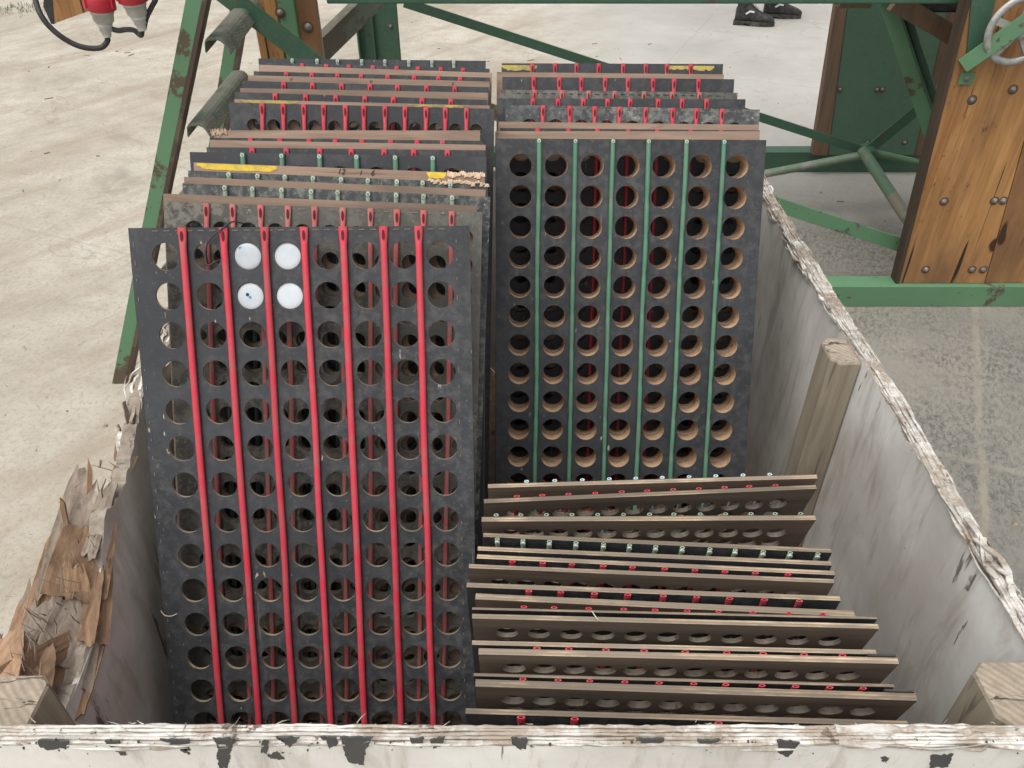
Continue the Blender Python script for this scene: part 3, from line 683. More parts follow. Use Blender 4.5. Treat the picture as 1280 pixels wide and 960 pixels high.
def panel(name, label, group, l, r, lean, T=.012, Y=None, z=None, tubes=(), kind='red', side='front', mats=None, hd=.62, pz=None, top=.041,
          tr=.005, seg=20, stick=0., ncol=None, cols=None, mode='Y', hole=None, extra=0, rows=None):
    if mode == 'Y':
        PL = P(l[0], l[1], Y=Y); PR = P(r[0], r[1], Y=Y)
        zc = (PL.z + PR.z) / 2; 
    else:
        PL = P(l[0], l[1], z=z); PR = P(r[0], r[1], z=z); zc = z
    ex = PR - PL; Wd = ex.length; ex.normalize()
    up = Vector((0, math.sin(R(lean)), math.cos(R(lean)))); up = (up - ex * up.dot(ex)).normalized()
    ey = up.cross(ex)
    H = (min(PL.z, PR.z) - FZ - .003 - (T * abs(math.sin(R(lean))))) / up.z
    org = (PL + PR) / 2 - up * H
    DBG.append((label[:50], round(Wd, 3), round(zc, 3), round(((PL + PR) / 2).y, 3)))
    mat = Matrix(((ex.x, ey.x, up.x, org.x), (ex.y, ey.y, up.y, org.y), (ex.z, ey.z, up.z, org.z), (0, 0, 0, 1)))
    root = empty(name, mat=mat); tag(root, label, 'panel', group)
    fx = lambda px: (px - l[0]) / (r[0] - l[0]) * Wd - Wd / 2
    tx = sorted(fx(t) for t in tubes)
    if cols: cx = [fx(c) for c in cols]; cuts = [cx[0] - (cx[1] - cx[0]) / 2] + [(a + b) / 2 for a, b in zip(cx, cx[1:])] + [cx[-1] + (cx[-1] - cx[-2]) / 2]
    elif len(tx) > 2 :
        p0 = (tx[-1] - tx[0]) / (len(tx) - 1)
        cuts = [tx[0] - p0] + tx + [tx[-1] + p0]
        if cuts[0] < -Wd / 2 + .004: cuts = cuts[1:]
        if cuts[-1] > Wd / 2 - .004: cuts = cuts[:-1]
    else:
        n = ncol or 11; cuts = [-Wd / 2 + .025 + (Wd - .05) * k / n for k in range(n + 1)]
    pitch = (cuts[-1] - cuts[0]) / (len(cuts) - 1)
    d = hole or pitch * hd
    d = min(d, min(b - a for a, b in zip(cuts, cuts[1:])) * .9)
    me = panel_mesh(Wd, H, T, cuts, d, pz or pitch, top, seg, rows)
    sh = me.build('sheet', mats or [BLACK, BROWN, EDGE, HBLACK], root)
    if tx:
        tms = [tube_mesh(kind, H, tr * (1 + .02 * q), side, T, TM[kind], stick) for q in range(4)]
        for i, x in enumerate(tx):
            o = bpy.data.objects.new('tube', tms[(i * 3 + len(tx)) % 4]); o.parent = root
            o.location = (x, 0, 0); o.rotation_euler = (0, random.uniform(-.002, .002), 0); link(o)
    root['_H'] = H; root['_W'] = Wd
    return root
def done(root):
    for k in ('_H', '_W'):
        if k in root: del root[k]

GL = 'perforated panels leaning in the left stack'
GR = 'perforated panels leaning in the right rear stack'
GB = 'perforated panels standing in the low front right stack'
BK = [BLACK, BROWN, EDGE, HBLACK]; DU = [DUSTY, BROWN, EDGE, HOLE]; DU2 = [BLACK2, BROWN, EDGE, HOLE]; BR = [BROWN, BLACK, EDGE, HOLE]
LN = 27
ts = lambda a, b, n: [a + (b - a) * k / (n - 1) for k in range(n)]
L1 = panel('perforated_panel', 'frontmost black panel of the left stack, with eight long red tubes around four white discs', GL,
      (160, 285), (587, 282), 27, .005, Y=1.07, tubes=(229, 281, 331, 382, 429, 480, 525), kind='red', mats=[BLACK, BLACK2, EDGE, EDGE], cols=(204, 257, 307, 357, 407, 455, 504, 549), hole=.0402, pz=.0582, top=.042, seg=32, tr=.0048)
LEFT = [
 # l, r, Y, mats, tubes, kind, label
 ((205, 252), (603, 265), 1.128, DU, ts(258, 564, 10), 'dred', 'grey dusty panel with faded red tubes, right behind the panel holding the white discs'),
 ((204, 242), (596, 257), 1.146, BR, (), '', 'brown panel back right behind the grey dusty panel with faded red tubes'),
 ((228, 229), (613, 246), 1.190, DU2, ts(280, 566, 9), 'dgreen', 'mottled panel with faded green tubes, the nearer of two in the left stack'),
 ((230, 221), (607, 237), 1.207, BR, (), '', 'brown panel back with frayed right corner, between the two panels with faded green tubes'),
 ((235, 213), (610, 229), 1.248, DU2, ts(287, 564, 9), 'dgreen', 'mottled black panel with faded green tubes, just below the yellow painted brown panel'),
 ((242, 203), (606, 217), 1.266, BR, (), '', 'brown panel back with two yellow marks, pen numbers and a broken right end'),
 ((237, 190), (608, 196), 1.312, BK, (305, 352, 400, 447, 494, 541), 'green', 'black panel with six fresh green tube ends, just behind the one with pen numbers'),
 ((258, 184), (607, 188), 1.347, BK, (315, 357, 399, 440, 479, 517, 558), 'red', 'black panel of red tube ends just behind the black one with six green tubes'),
 ((262, 175), (607, 181), 1.367, BR, (), '', 'greyish brown panel back between two rows of red tube ends, left stack'),
 ((262, 172), (603, 176), 1.412, BK, (313, 350, 385, 420, 453, 487, 522, 553), 'red', 'black sliver of a panel with red tube ends, just under the splintered brown edge'),
 ((267, 163), (600, 163), 1.432, BR, (), '', 'brown panel back with a splintered left end, right below the row of dark holes'),
 ((286, 128), (618, 136), 1.492, BK, ts(328, 582, 11), 'red', 'black panel amid the left stack with eleven red tubes over a row of dark holes'),
 ((293, 124), (612, 132), 1.512, BR, (), '', 'brown panel back with worn yellow paint, just above the row of dark holes'),
 ((293, 115), (609, 125), 1.560, BK, (342, 382, 419, 457, 490, 527, 562), 'red', 'black panel with seven red tube ends, directly behind the worn yellow brown edge'),
 ((300, 110), (610, 116), 1.582, BR, (), '', 'pale brown panel back, third brown one from the rear of the left stack'),
 ((303, 101), (611, 109), 1.632, BK, (353, 391, 427, 462, 497, 533, 569), 'red', 'black panel with red tube ends, in front of the brown one with pen ticks'),
 ((310, 94), (612, 102), 1.654, BR, (), '', 'brown panel back with pen ticks, second brown one from the left stack rear'),
 ((317, 89), (613, 97), 1.705, BK, (359, 390, 421, 452, 485, 517, 547, 576), 'red', 'black panel with red tube ends just in front of the left stack rearmost brown back'),
 ((324, 81), (615, 91), 1.727, BR, (), '', 'rearmost brown panel back of the left stack'),
 ((324, 78), (612, 86), 1.775, BK, (378, 407, 435, 465, 495, 522, 551, 579), 'red', 'second panel from the rear of the left stack, only thin red tube ends showing'),
 ((323, 73), (607, 76), 1.815, BK, (365, 395, 423, 453, 482, 511, 540, 567), 'dgreen', 'rearmost black panel of the left stack, with pale green tube ends'),
]
LO = []
for l, r, Y, mats, tubes, kind, label in LEFT:
    big = False; gr = 'six fresh' in label
    o = panel('perforated_panel', label, GL, l, r, LN - (Y - 1.07) * 4, .012, Y=Y, tubes=tubes, kind=kind, mats=mats,
              hd=.66, seg=16, top=.040, tr=.0036 if not gr else .0042, ncol=10)
    LO.append(o)
R1 = panel('perforated_panel', 'large black panel with six long green tubes between columns of tan rimmed holes', GR,
      (620, 173), (958, 175), 26.3, .034, Y=1.454, tubes=(674, 720, 766, 811, 857, 903), kind='green', mats=[BLACK, BROWN, EDGE, TAN],
      cols=(651, 696, 741, 786, 831, 877, 923), hole=.0425, pz=.0562, top=.048, seg=32, tr=.0042)
BT = [BROWN, BROWN, EDGE, TAN]
Rb = panel('perforated_panel', 'thick brown panel back showing above the large black one with green tubes', GR,
      (619, 164), (950, 164), 26.3, .020, Y=1.495, mats=BT, cols=(651, 695, 739, 783, 827, 872, 917), hole=.0425, pz=.0562, top=.062, seg=24)
RIGHT = [
 ((625, 160), (950, 163), 1.536, BK, (671, 710, 746, 785, 822, 862, 900), 'red', 'black sliver of a panel whose red tube tips show above the large green tube panel'),
 ((623, 152), (948, 156), 1.554, BR, (), '', 'brown panel back with rounded left corner, second brown one of the right rear stack'),
 ((632, 131), (950, 137), 1.592, DU2, (678, 711, 743, 774, 808, 840, 871, 903), 'red', 'mottled grey panel with eight red tubes and hole tops showing, right rear stack'),
 ((622, 123), (932, 124), 1.634, BK, (667, 698, 729, 760, 789, 823, 853, 883), 'red', 'black panel with eight red tube ends, just behind the mottled grey one with hole tops'),
 ((625, 112), (922, 116), 1.674, DU, (669, 701, 735, 769, 805, 840, 874), 'dred', 'grey weathered panel with seven faded tube ends and a dashed seam, right rear stack'),
 ((628, 96), (918, 99), 1.725, BK, (668, 698, 725, 756, 785, 817, 843, 873), 'red', 'black panel with eight red tubes, in front of the reddish brown back at the rear'),
 ((621, 90), (905, 93), 1.752, BR, (), '', 'reddish brown panel back, just in front of the yellow painted one, right rear stack'),
 ((627, 79), (904, 80), 1.800, BK, (666, 693, 721, 749, 778, 807, 834, 863), 'red', 'rearmost panel of the right rear stack, with two worn yellow paint marks'),
]
RO = []
for l, r, Y, mats, tubes, kind, label in RIGHT:
    RO.append(panel('perforated_panel', label, GR, l, r, 26 - (Y - 1.5) * 6, .012, Y=Y, tubes=tubes, kind=kind, mats=mats, hd=.66, seg=16, top=.042, tr=.0037, ncol=9))

GY = [GREYB, BLACK, EDGE, HOLE]; BE = [BLACK, GREYB, EDGE, HOLE]
LOW = [  # l, r (front line of the top edge), z, thickness, tubes, kind, side, mats, lean, label
 ((610, 610), (1022, 598), .692, .010, ts(659, 963, 10), 'pale', 'back', GY, -14, 'rearmost panel of the low stack, with pale blue tube ends along its far side'),
 ((605, 629), (1021, 611), .693, .010, ts(645, 970, 11), 'red', 'back', GY, -15, 'second rearmost panel of the low stack, its dark holes slanting up to the right'),
 ((602, 652), (1020, 650), .690, .011, ts(620, 1003, 13), 'dgreen', 'back', GY, -16, 'brown panel of the low stack with thirteen pale green tube ends behind it'),
 ((604, 671), (1040, 691), .682, .010, ts(622, 1021, 13), 'dgreen', 'front', BE, -8, 'panel of the low stack with pale green tube ends on its near black face'),
 ((597, 688), (1040, 707), .678, .010, (), '', 'front', BE, -8, 'plain pale edged panel right in front of the low pale green tube ends'),
 ((596, 698), (1044, 719), .676, .010, ts(641, 984, 10), 'red', 'front', BE, -8, 'pale edged low panel with red tube ends, behind the grey edge with nicked corner'),
 ((586, 710), (1043, 729), .682, .009, (), '', 'back', GY, -10, 'grey edged dark panel with nicked left corner, in the middle of the low stack'),
 ((583, 734), (1051, 751), .688, .010, ts(661, 998, 9), 'red', 'front', BE, -9, 'yellowish edged low panel sticking out left, with bright red tube ends in front'),
 ((594, 749), (1069, 771), .692, .012, (), '', 'back', GY, -11, 'double edged brown panel just in front of the yellowish panel and its bright tubes'),
 ((590, 762), (1097, 774), .716, .003, (655, 695, 737, 782, 822, 861, 900, 943, 987, 1032), 'red', 'back', BE, -12, 'thin low panel with ten red tube ends right behind the dark grey edge'),
 ((590, 773), (1099, 786), .718, .009, (), '', 'back', GY, -12.5, 'dark grey edged low panel, rearmost of the three with rows of pale hole rims'),
 ((590, 806), (1096, 818), .716, .008, (671, 711, 759, 807, 858, 910, 954, 1006, 1053), 'red', 'front', BE, -12, 'thin panel with nine red tube rings, behind the panel with the black corner tip'),
 ((598, 818), (1124, 830), .719, .011, (), '', 'back', GY, -12.5, 'brown low panel with black corner tip, middle of the three rows of hole rims'),
 ((592, 845), (1118, 859), .717, .005, ts(655, 1080, 11), 'red', 'front', BE, -12, 'thin panel with eleven flattened red tube ends, behind the widest low panel'),
 ((594, 858), (1147, 876), .722, .012, (), '', 'back', GY, -12.5, 'widest panel of the low stack, grey edged, nearest of the three rows of hole rims'),
 ((582, 892), (1136, 908), .706, .009, (653, 720, 900), 'red', 'front', BE, -8, 'frontmost panel of the low stack, pressed against the white front rim'),
]
for l, r, z, T, tubes, kind, side, mats, lean, label in LOW:
    T = T * .68 if T > .004 else T
    nc = 12 if 'dark grey edged' not in label else 11
    cols = None
    if tubes == () or side == 'back':
        a = l[0] + (r[0] - l[0]) * .085; b = r[0] - (r[0] - l[0]) * .095; cols = ts(a, b, nc)
    o = panel('perforated_panel', label, GB, l, r, lean, T, z=z, mode='z', tubes=tubes, kind=kind or 'red', side=side, mats=mats, seg=24, top=.041, tr=.0034 if T > .004 else .0030,
              cols=cols, hole=.0290, pz=.036, stick=.0004, rows=5)
    if 'with black corner' in label or label.startswith('widest'):
        w, H = o['_W'], o['_H']
        MB().box(w / 2 - .035, w / 2 - .002, T + .0005, T + .003, H - .02, H + .003).build('corner_plate', RUBBER, o)

# paint marks, pen marks and broken ends on the brown backs
def mark(root, x0, x1, h, mat, name, ragged=.2, y=-.0006, z_off=0):
    w, H = root['_W'], root['_H']; n = 24; vs = []
    for i in range(n + 1):
        t = i / n; x = -w / 2 + w * (x0 + (x1 - x0) * t); k = min(1, 6 * t + .3, 6 * (1 - t) + .5)
        vs += [(x, y, H - .001 - z_off - h * k * (1 - random.uniform(0, ragged))), (x, y, H - .001 - z_off)]
    vs += [(x, 0.0, z) for x, _, z in vs]; m = 2 * (n + 1)
    f = [(2 * i, 2 * i + 2, 2 * i + 3, 2 * i + 1) for i in range(n)] + [(2 * i + m, 2 * i + 2 + m, 2 * i + 2, 2 * i) for i in range(n)]
    MB().add(vs, f).build(name, mat, root)
Ly = next(o for o in LO if 'two yellow marks' in o['label'])
mark(Ly, .01, .285, .0105, YELL, 'yellow_mark'); mark(Ly, .80, .865, .0105, YELL, 'yellow_mark')
Ly2 = next(o for o in LO if 'worn yellow paint' in o['label'] and o['label'].startswith('brown'))
mark(Ly2, .02, .25, .008, YELD, 'yellow_mark', .5); mark(Ly2, .68, .92, .006, YELD, 'yellow_mark', .6)
Ry = RO[-1]
mark(Ry, .0, .16, .012, YELD, 'yellow_mark', .4, -.0008, .003); mark(Ry, .74, .96, .011, YELD, 'yellow_mark', .5, -.0008, .003)
def pen(root, txt, x, size, dz=.0098):
    cu = bpy.data.curves.new('pen', 'FONT'); cu.body = txt; cu.size = size; cu.extrude = .0002; cu.shear = .3
    t = bpy.data.objects.new('pen', cu); COL.objects.link(t)
    dg = bpy.context.evaluated_depsgraph_get(); me = bpy.data.meshes.new_from_object(t.evaluated_get(dg))
    bpy.data.objects.remove(t)
    me.materials.clear(); me.materials.append(PEN)
    o = bpy.data.objects.new('pen_writing', me); o.parent = root
    o.rotation_euler = (R(90), 0, 0); o.location = (-root['_W'] / 2 + x * root['_W'], -.0008, root['_H'] - dz); link(o)
pen(Ly, '12', .49, .013); pen(Ly, '1', .565, .011); pen(Ly, '6', .605, .013)
Lt = next(o for o in LO if 'pen ticks' in o['label'] and o['label'].startswith('brown'))
pen(Lt, 'V', .17, .009, .009); pen(Lt, 'V', .50, .009, .009); pen(Lt, 'V', .84, .009, .009)
# broken pale wood ends
def broken(root, x0, x1, h, mat, seed, over=.004):
    r_ = random.Random(seed); w, H = root['_W'], root['_H']; mb = MB(); n = 22
    for k in range(n):
        x = -w / 2 + w * (x0 + (x1 - x0) * (k + .5) / n); ww = w * (x1 - x0) / n * r_.uniform(.5, 1.1)
        z1 = H + over * r_.uniform(-.8, 1.2); z0 = z1 - h * r_.uniform(.5, 1); y = -.001 - r_.uniform(0, .0015)
        mb.add([(x - ww, y, z0), (x + ww, y, z0 + .001), (x + ww * .8, y - .001, z1), (x - ww * .3, y, z1 + r_.uniform(0, .003)), (x - ww, .002, z0), (x + ww, .002, z0), (x + ww * .8, .002, z1), (x - ww * .3, .002, z1)],
               [(0, 1, 2, 3), (3, 2, 6, 7), (1, 5, 6, 2), (4, 0, 3, 7)])
    mb.build('broken_wood', mat, root)
BRK = m_wood('wood_broken_pale', (.66, .50, .36), (.48, .34, .23), (40, 40, 40), .9, (.25, .17, .1), .3, .8)
broken(Ly, .87, 1.0, .009, BRK, 1, .0015); 
broken(LO[4], .8, 1.0, .006, BRK, 2, .002)
Ls = next(o for o in LO if 'splintered left end' in o['label']); broken(Ls, -.01, .05, .01, BRK, 3, .002)
def dashes(root, z_off, n, mat=RUBBER):
    w, H = root['_W'], root['_H']; mb = MB()
    for k in range(n):
        x = -w * .42 + w * .84 * k / (n - 1); mb.box(x - .005, x + .004, -.0009, .0005, H - z_off - .0012, H - z_off + .0004)
    mb.build('staple_row', mat, root)
Rg = next(o for o in RO if 'dashed seam' in o['label']); dashes(Rg, .006, 24)
SEAM = m_plain('staple_rust', (.16, .12, .09), .7, amt=.5)
dashes(L1, .004, 26, SEAM); dashes(RO[2], .005, 24, SEAM); dashes(LO[0], .004, 20, SEAM)
# staple column down the sides of the front panel
w, H = L1['_W'], L1['_H']; mb = MB()
for k in range(34):
    z = H - .02 - k * .027
    for x in (-w / 2 + .006, w / 2 - .020):
        if rr.random() < .85: mb.box(x - .0006, x + .0006, -.0009, .0004, z - rr.uniform(.003, .008), z)
mb.build('staple_row', SEAM, L1)

# white discs plugging four holes
mat1 = L1.matrix_world.copy()
def l1pt(px, py, y=0):
    # intersect pixel ray with the front panel plane
    a = P(px, py, Z=1); o = Vector((0, 0, CZ)); d = a - o; n = mat1.to_3x3() @ Vector((0, 1, 0)); t = (mat1.translation - o).dot(n) / d.dot(n)
    q = mat1.inverted() @ (o + d * t); return q
cx8 = [(c - 160) / (587 - 160) * w - w / 2 for c in (204, 257, 307, 357, 407, 455, 504, 549)]
dlab = {(2, 0): 'white disc with a blue smudge at its edge, upper left of the four discs', (3, 0): 'clean white disc, upper right of the four discs in the front panel',
        (2, 1): 'white disc pierced by a small black hole with a blue ink spot', (3, 1): 'clean white disc, lower right of the four discs in the front panel'}
for (ci, ri), lab in dlab.items():
    zc = H - .042 - ri * .0582; mb = MB(); n = 32; r_ = .0199
    prof = [(0, .999), (-.0016, .992), (-.0022, .95), (-.0028, .7), (-.0031, .4)]
    vs = []
    for dy, k in prof:
        for j in range(n):
            th = 2 * math.pi * j / n; vs.append((r_ * k * math.cos(th), dy + .0045, r_ * k * math.sin(th)))
    vs.append((0, -.0032 + .0045, 0))
    f = [(i * n + (j + 1) % n, i * n + j, (i + 1) * n + j, (i + 1) * n + (j + 1) % n) for i in range(len(prof) - 1) for j in range(n)]
    m0 = (len(prof) - 1) * n; f += [(m0 + (j + 1) % n, m0 + j, len(vs) - 1) for j in range(n)] + [tuple(range(n))]
    mb.add(vs, f, 0, True)
    T_ = mat1 @ Matrix.Translation((cx8[ci], 0, zc)) @ Matrix.Rotation(random.uniform(-.06, .06), 4, 'X') @ Matrix.Rotation(random.uniform(-.06, .06), 4, 'Z')
    def spot(x, z, r0, mi, parent):
        mb.lathe((x, .0022, z), (0, -1, 0), [(0, r0), (.0012, r0)], 12, mi)
    if (ci, ri) == (2, 1): spot(-.004, .002, .0026, 1, None); spot(-.0005, -.002, .0022, 2, None)
    if (ci, ri) == (2, 0): mb.lathe((-.010, .0032, .0115), (0, -1, 0), [(0, .003), (.0014, .0025)], 8, 2)
    o = mb.build('white_disc', [WHITE, RUBBER, BLUE]); o.matrix_world = T_; tag(o, lab, 'disc', 'white discs in the holes of the front panel')
# loose black wire over the top of the front panel
def front(px, py, off): 
    q = l1pt(px, py); q.y = off; return mat1 @ q
wp = [front(301, 279, .012), front(291, 277, .002), front(283, 283, -.006), front(271, 293, -.008), front(262, 303, -.007), front(259, 312, -.004), front(257, 322, .004), front(256, 330, .012)]
mb = MB().tube(ribbon_smooth(wp, 6), .0013, 8); mb.tube(ribbon_smooth([front(255, 331, .004), front(263, 331, .000), front(269, 327, -.002), front(274, 325, .004)], 5), .0012, 8)
o = mb.build('wire', RUBBER); tag(o, 'thin black wire hooked over the top of the frontmost red tube panel', 'wire')
for o in [L1, R1, Rb] + LO + RO: done(o)
for o in bpy.data.objects:
    done(o)
# small twigs of straw caught on the panels
ST = m_plain('straw', (.55, .50, .40), .8, amt=.2)
for pts, X, lab in (([(202, 762), (207, 768), (215, 769), (222, 766)], None, 'short pale thread caught at the lower left of the frontmost red tube panel'),):
    o = MB().tube(ribbon_smooth([front(x, y, -.003) for x, y in pts], 5), .0007, 6).build('thread', ST); tag(o, lab, 'thread')
o = MB().tube(ribbon_smooth([P(740, 764, z=.723), P(744, 770, z=.726), P(748, 775, z=.722), P(752, 776, z=.716)], 5), .0007, 6).build('thread', ST); tag(o, 'curled pale thread hanging over the dark grey edged panel of the low stack', 'thread')
o = MB().tube(ribbon_smooth([P(613, 460, Y=1.12), P(616, 463, Y=1.11), P(618, 466, Y=1.11), P(615, 470, Y=1.115)], 5), .0007, 6).build('thread', ST); tag(o, 'bent pale straw in the dark gap between left and right stacks', 'thread')

# ---------------------------------------------------------------- sorting machine behind
mach = empty('sorting_machine', (.4, 3.1, 0))
tag(mach, 'green steel sorting machine on braced legs with weathered orange wood sides', 'machine')
def mpart(mb, name, mats, bevel=0, parent=None):
    o = mb.build(name, mats, parent or mach, bevel)
    if parent is None: o.matrix_parent_inverse = Matrix.Translation((-.4, -3.1, 0))
    return o
def angle(p0, p1, w, t=.006, up=Vector((0, 0, 1)), flip=1, mi=0):
    pr = [(0, 0), (w * flip, 0), (w * flip, t), (t * flip, t), (t * flip, w), (0, w)]
    if flip < 0: pr = list(reversed(pr))
    return MB().sweep([p0, p1], pr, up, mi)
def flat(p0, p1, w, t, up=Vector((0, 0, 1))):
    return MB().sweep([p0, p1], [(-t / 2, -w / 2), (t / 2, -w / 2), (t / 2, w / 2), (-t / 2, w / 2)], up)
def channel(p0, p1, h, d, t=.007):
    # C open to the back; web faces -Y side for beams along +X
    pr = [(0, 0), (0, h), (-d, h), (-d, h - t), (-t, h - t), (-t, t), (-d, t), (-d, 0)]
    return MB().sweep([p0, p1], list(reversed(pr)), Vector((0, 0, 1)))
V = Vector
mpart(channel(V((.35, 2.48, 0)), V((3.4, 2.48, 0)), .085, .075), 'base_beam', GREENP, .003)
mpart(channel(V((-1.0, 3.7, .0)), V((3.4, 3.7, .0)), .10, .08), 'base_beam', DKGREEN, .003)
mpart(MB().box(-.55, 3.4, 2.58, 2.66, .993, 1.10), 'top_beam', DKGREEN, .004)
mpart(MB().box(-.75, 3.4, 3.66, 3.74, 1.16, 1.28), 'top_beam', DKGREEN, .004)
mpart(MB().box(-.8, 3.4, 3.0, 3.35, 1.285, 1.31), 'belt', RUBBER)
for x in (-.45, .6, 1.7, 2.8): mpart(MB().box(x, x + .06, 2.66, 3.66, 1.22, 1.284), 'cross_beam', DKGREEN)
for x in (-.62, 2.6):
    mpart(MB().box(x, x + .07, 2.59, 2.65, 1.101, 1.284), 'stub', DKGREEN)
# right front wooden side of two planks, standing on the base beam
def plank(bl, br, tr_, tl, Y0, Y1, mat):
    poly = [V((bl[0], Y0, bl[1])), V((br[0], Y0, br[1])), V((tr_[0], Y0, tr_[1])), V((tl[0], Y0, tl[1]))]
    return MB().prism(poly, (0, 0, 0), (0, Y1 - Y0, 0))
mpart(plank((1.385, .087), (1.690, .087), (1.56, 1.20), (1.305, 1.20), 2.50, 2.54, None), 'side_plank', ORANGE, .003)
mpart(plank((1.694, .087), (2.02, .087), (1.93, 1.20), (1.564, 1.20), 2.502, 2.542, None), 'side_plank', ORANGE, .003)
mpart(plank((1.372, .087), (1.384, .087), (1.304, 1.20), (1.292, 1.20), 2.497, 2.545, None), 'edge_trim', m_wood('wood_dark_edge', (.10, .065, .045), (.05, .035, .025), (50, 50, 3), .8))
# bolts on the planks
OLDD = m_plain('rust_ring', (.085, .045, .022), .9, amt=.6)
def bolt(px, py, Y, r=.0105, washer=0):
    p = P(px, py, Y=Y); mb = MB().lathe(p + V((0, .0, 0)), (0, -1, 0), [(0, r * 1.5), (.0008, r * 1.45)], 14, 2).lathe(p + V((0, .001, 0)), (0, -1, 0), [(0, r), (.002, r), (.003, r * .75), (.008, r * .62), (.010, r * .35)], 16)
    if washer: mb.box(p.x - r * 2, p.x + r * 2, Y - .002, Y + .0005, p.z - r * 1.6, p.z + r * 1.6, 1)
    mpart(mb, 'bolt', [STEEL, GREENP, OLDD])
for b in ((1180, 252), (1243, 251), (1254, 251), (1157, 337), (1215, 337), (1229, 337), (1215, 125), (1266, 112)): bolt(*b, 2.50)
bolt(1208, 98, 2.497, .011, 1)
# far green door panel with brown borders
def xz(px, py, Y): q = P(px, py, Y=Y); return (q.x, q.z)
Yf = 3.66
def ext(a, b, z):   # extend line a->b to height z
    t = (z - a[1]) / (b[1] - a[1]); return (a[0] + (b[0] - a[0]) * t, z)
def up_plank(pxb, pxt, zb=.102, zt=1.16, Y0=Yf, Y1=Yf + .03):
    b0, b1 = [xz(*p, Y0) for p in pxb]; t0, t1 = [xz(*p, Y0) for p in pxt]
    B0, B1, T0, T1 = ext(b0, t0, zb), ext(b1, t1, zb), ext(b0, t0, zt), ext(b1, t1, zt)
    return MB().prism([V((B0[0], Y0, zb)), V((B1[0], Y0, zb)), V((T1[0], Y0, zt)), V((T0[0], Y0, zt))], (0, 0, 0), (0, Y1 - Y0, 0))
mpart(up_plank([(1036, 190), (1144, 190)], [(1060, 5), (1176, 50)]), 'far_panel', m_green('paint_panel_green', (.075, .145, .095), amt=.5, thr=.63), .002)
mpart(up_plank([(1016, 190), (1035.4, 190)], [(1045, 5), (1059.4, 5)], Y0=Yf - .004, Y1=Yf + .035), 'panel_border', OLDW)
mpart(up_plank([(1144.6, 190), (1157, 190)], [(1176.6, 50), (1188, 50)], Y0=Yf - .004, Y1=Yf + .035), 'panel_border', OLDW)
for p in ((1050, 112), (1096, 112), (1103, 112), (1084, 178), (1131, 178)): bolt(*p, Yf - .001, .009)
# braces meeting at a hub
hub = P(1085, 190, Y=3.2)
mpart(flat(P(505, 3, Y=3.21), P(1085, 190, Y=3.21), .034, .007), 'brace', DKGREEN, .001)
mpart(angle(P(1180, 118, Y=3.22), P(1080, 200, Y=3.19), .045), 'brace', DKGREEN)
mpart(flat(P(1108, 0, Y=3.0), P(1180, 215, Y=2.8), .050, .007), 'brace', GREENP, .001)
mpart(angle(P(1122, 0, Y=3.0), P(1190, 205, Y=2.8), .026), 'brace', DKGREEN)
mpart(MB().tube([P(1078, 188, Y=3.18), P(1166, 322, Y=2.62)], .022, 14), 'pipe_brace', m_green('pipe_worn', (.09, .16, .10), (.20, .17, .13), .8, .5))
mpart(MB().tube([P(1088, 192, Y=3.17), P(900, 228, Y=3.3)], .017, 14), 'pipe_brace', m_green('pipe_worn_pale', (.14, .2, .14), (.26, .24, .2), .85, .5))
mpart(MB().tube([P(1088, 190, Y=3.19), P(1200, 215, Y=3.3)], .015, 12), 'pipe_brace', GREENP)
mpart(MB().lathe(hub + V((0, .03, 0)), (0, -1, 0), [(0, .03), (.07, .03), (.075, .02)], 16), 'hub', DKGREEN)
mpart(angle(P(600, 145, Y=2.60), P(1137, 319, Y=2.60), .050, flip=-1), 'brace', GREENP, .001)
# dark gear under the top right
mpart(flat(P(1118, 2, Y=2.72), P(1215, 58, Y=2.72), .055, .03), 'brace', OLDW)
mpart(MB().box(1.25, 1.62, 2.75, 3.0, .93, 1.12), 'gearbox', RUBBER, .006)
mpart(MB().box(1.02, 1.12, 2.70, 2.76, .955, .987), 'bracket', m_wood('wood_block', (.22, .19, .10), (.15, .13, .07)), .002)
mpart(flat(P(1290, 22, Y=2.40), P(1204, 82, Y=2.485), .046, .012), 'brace', GREENP, .002)
# hand wheel
mpart(MB().prism([P(1215, -6, Y=2.494), P(1246, -6, Y=2.494), P(1229, 64, Y=2.494), P(1207, 86, Y=2.494)], (0, 0, 0), (0, .005, 0)), 'gusset', DKGREEN)
hw = P(1275, 38, Y=2.45); mb = MB(); n = 40
pts = [hw + V((math.cos(2 * math.pi * k / n) * .088, 0, math.sin(2 * math.pi * k / n) * .088)) for k in range(n + 1)]
mb.sweep(pts, [(.011 * math.cos(a * math.pi / 4), .008 * math.sin(a * math.pi / 4)) for a in range(8)], Vector((0, 1, 0)), 0, True)
wheel = mpart(mb, 'hand_wheel', CAST)
for k in range(5):
    t = 2 * math.pi * k / 5 + .3; d = V((math.cos(t), 0, math.sin(t)))
    o = MB().sweep([hw + d * .015, hw + d * .082], [(-.010, -.004), (.010, -.004), (.010, .004), (-.010, .004)], Vector((0, 1, 0))).build('spoke', CAST, wheel)
MB().lathe(hw + V((0, .045, 0)), (0, -1, 0), [(0, .014), (.03, .014), (.03, .024), (.06, .024), (.063, .012)], 16).build('wheel_hub', CAST, wheel)
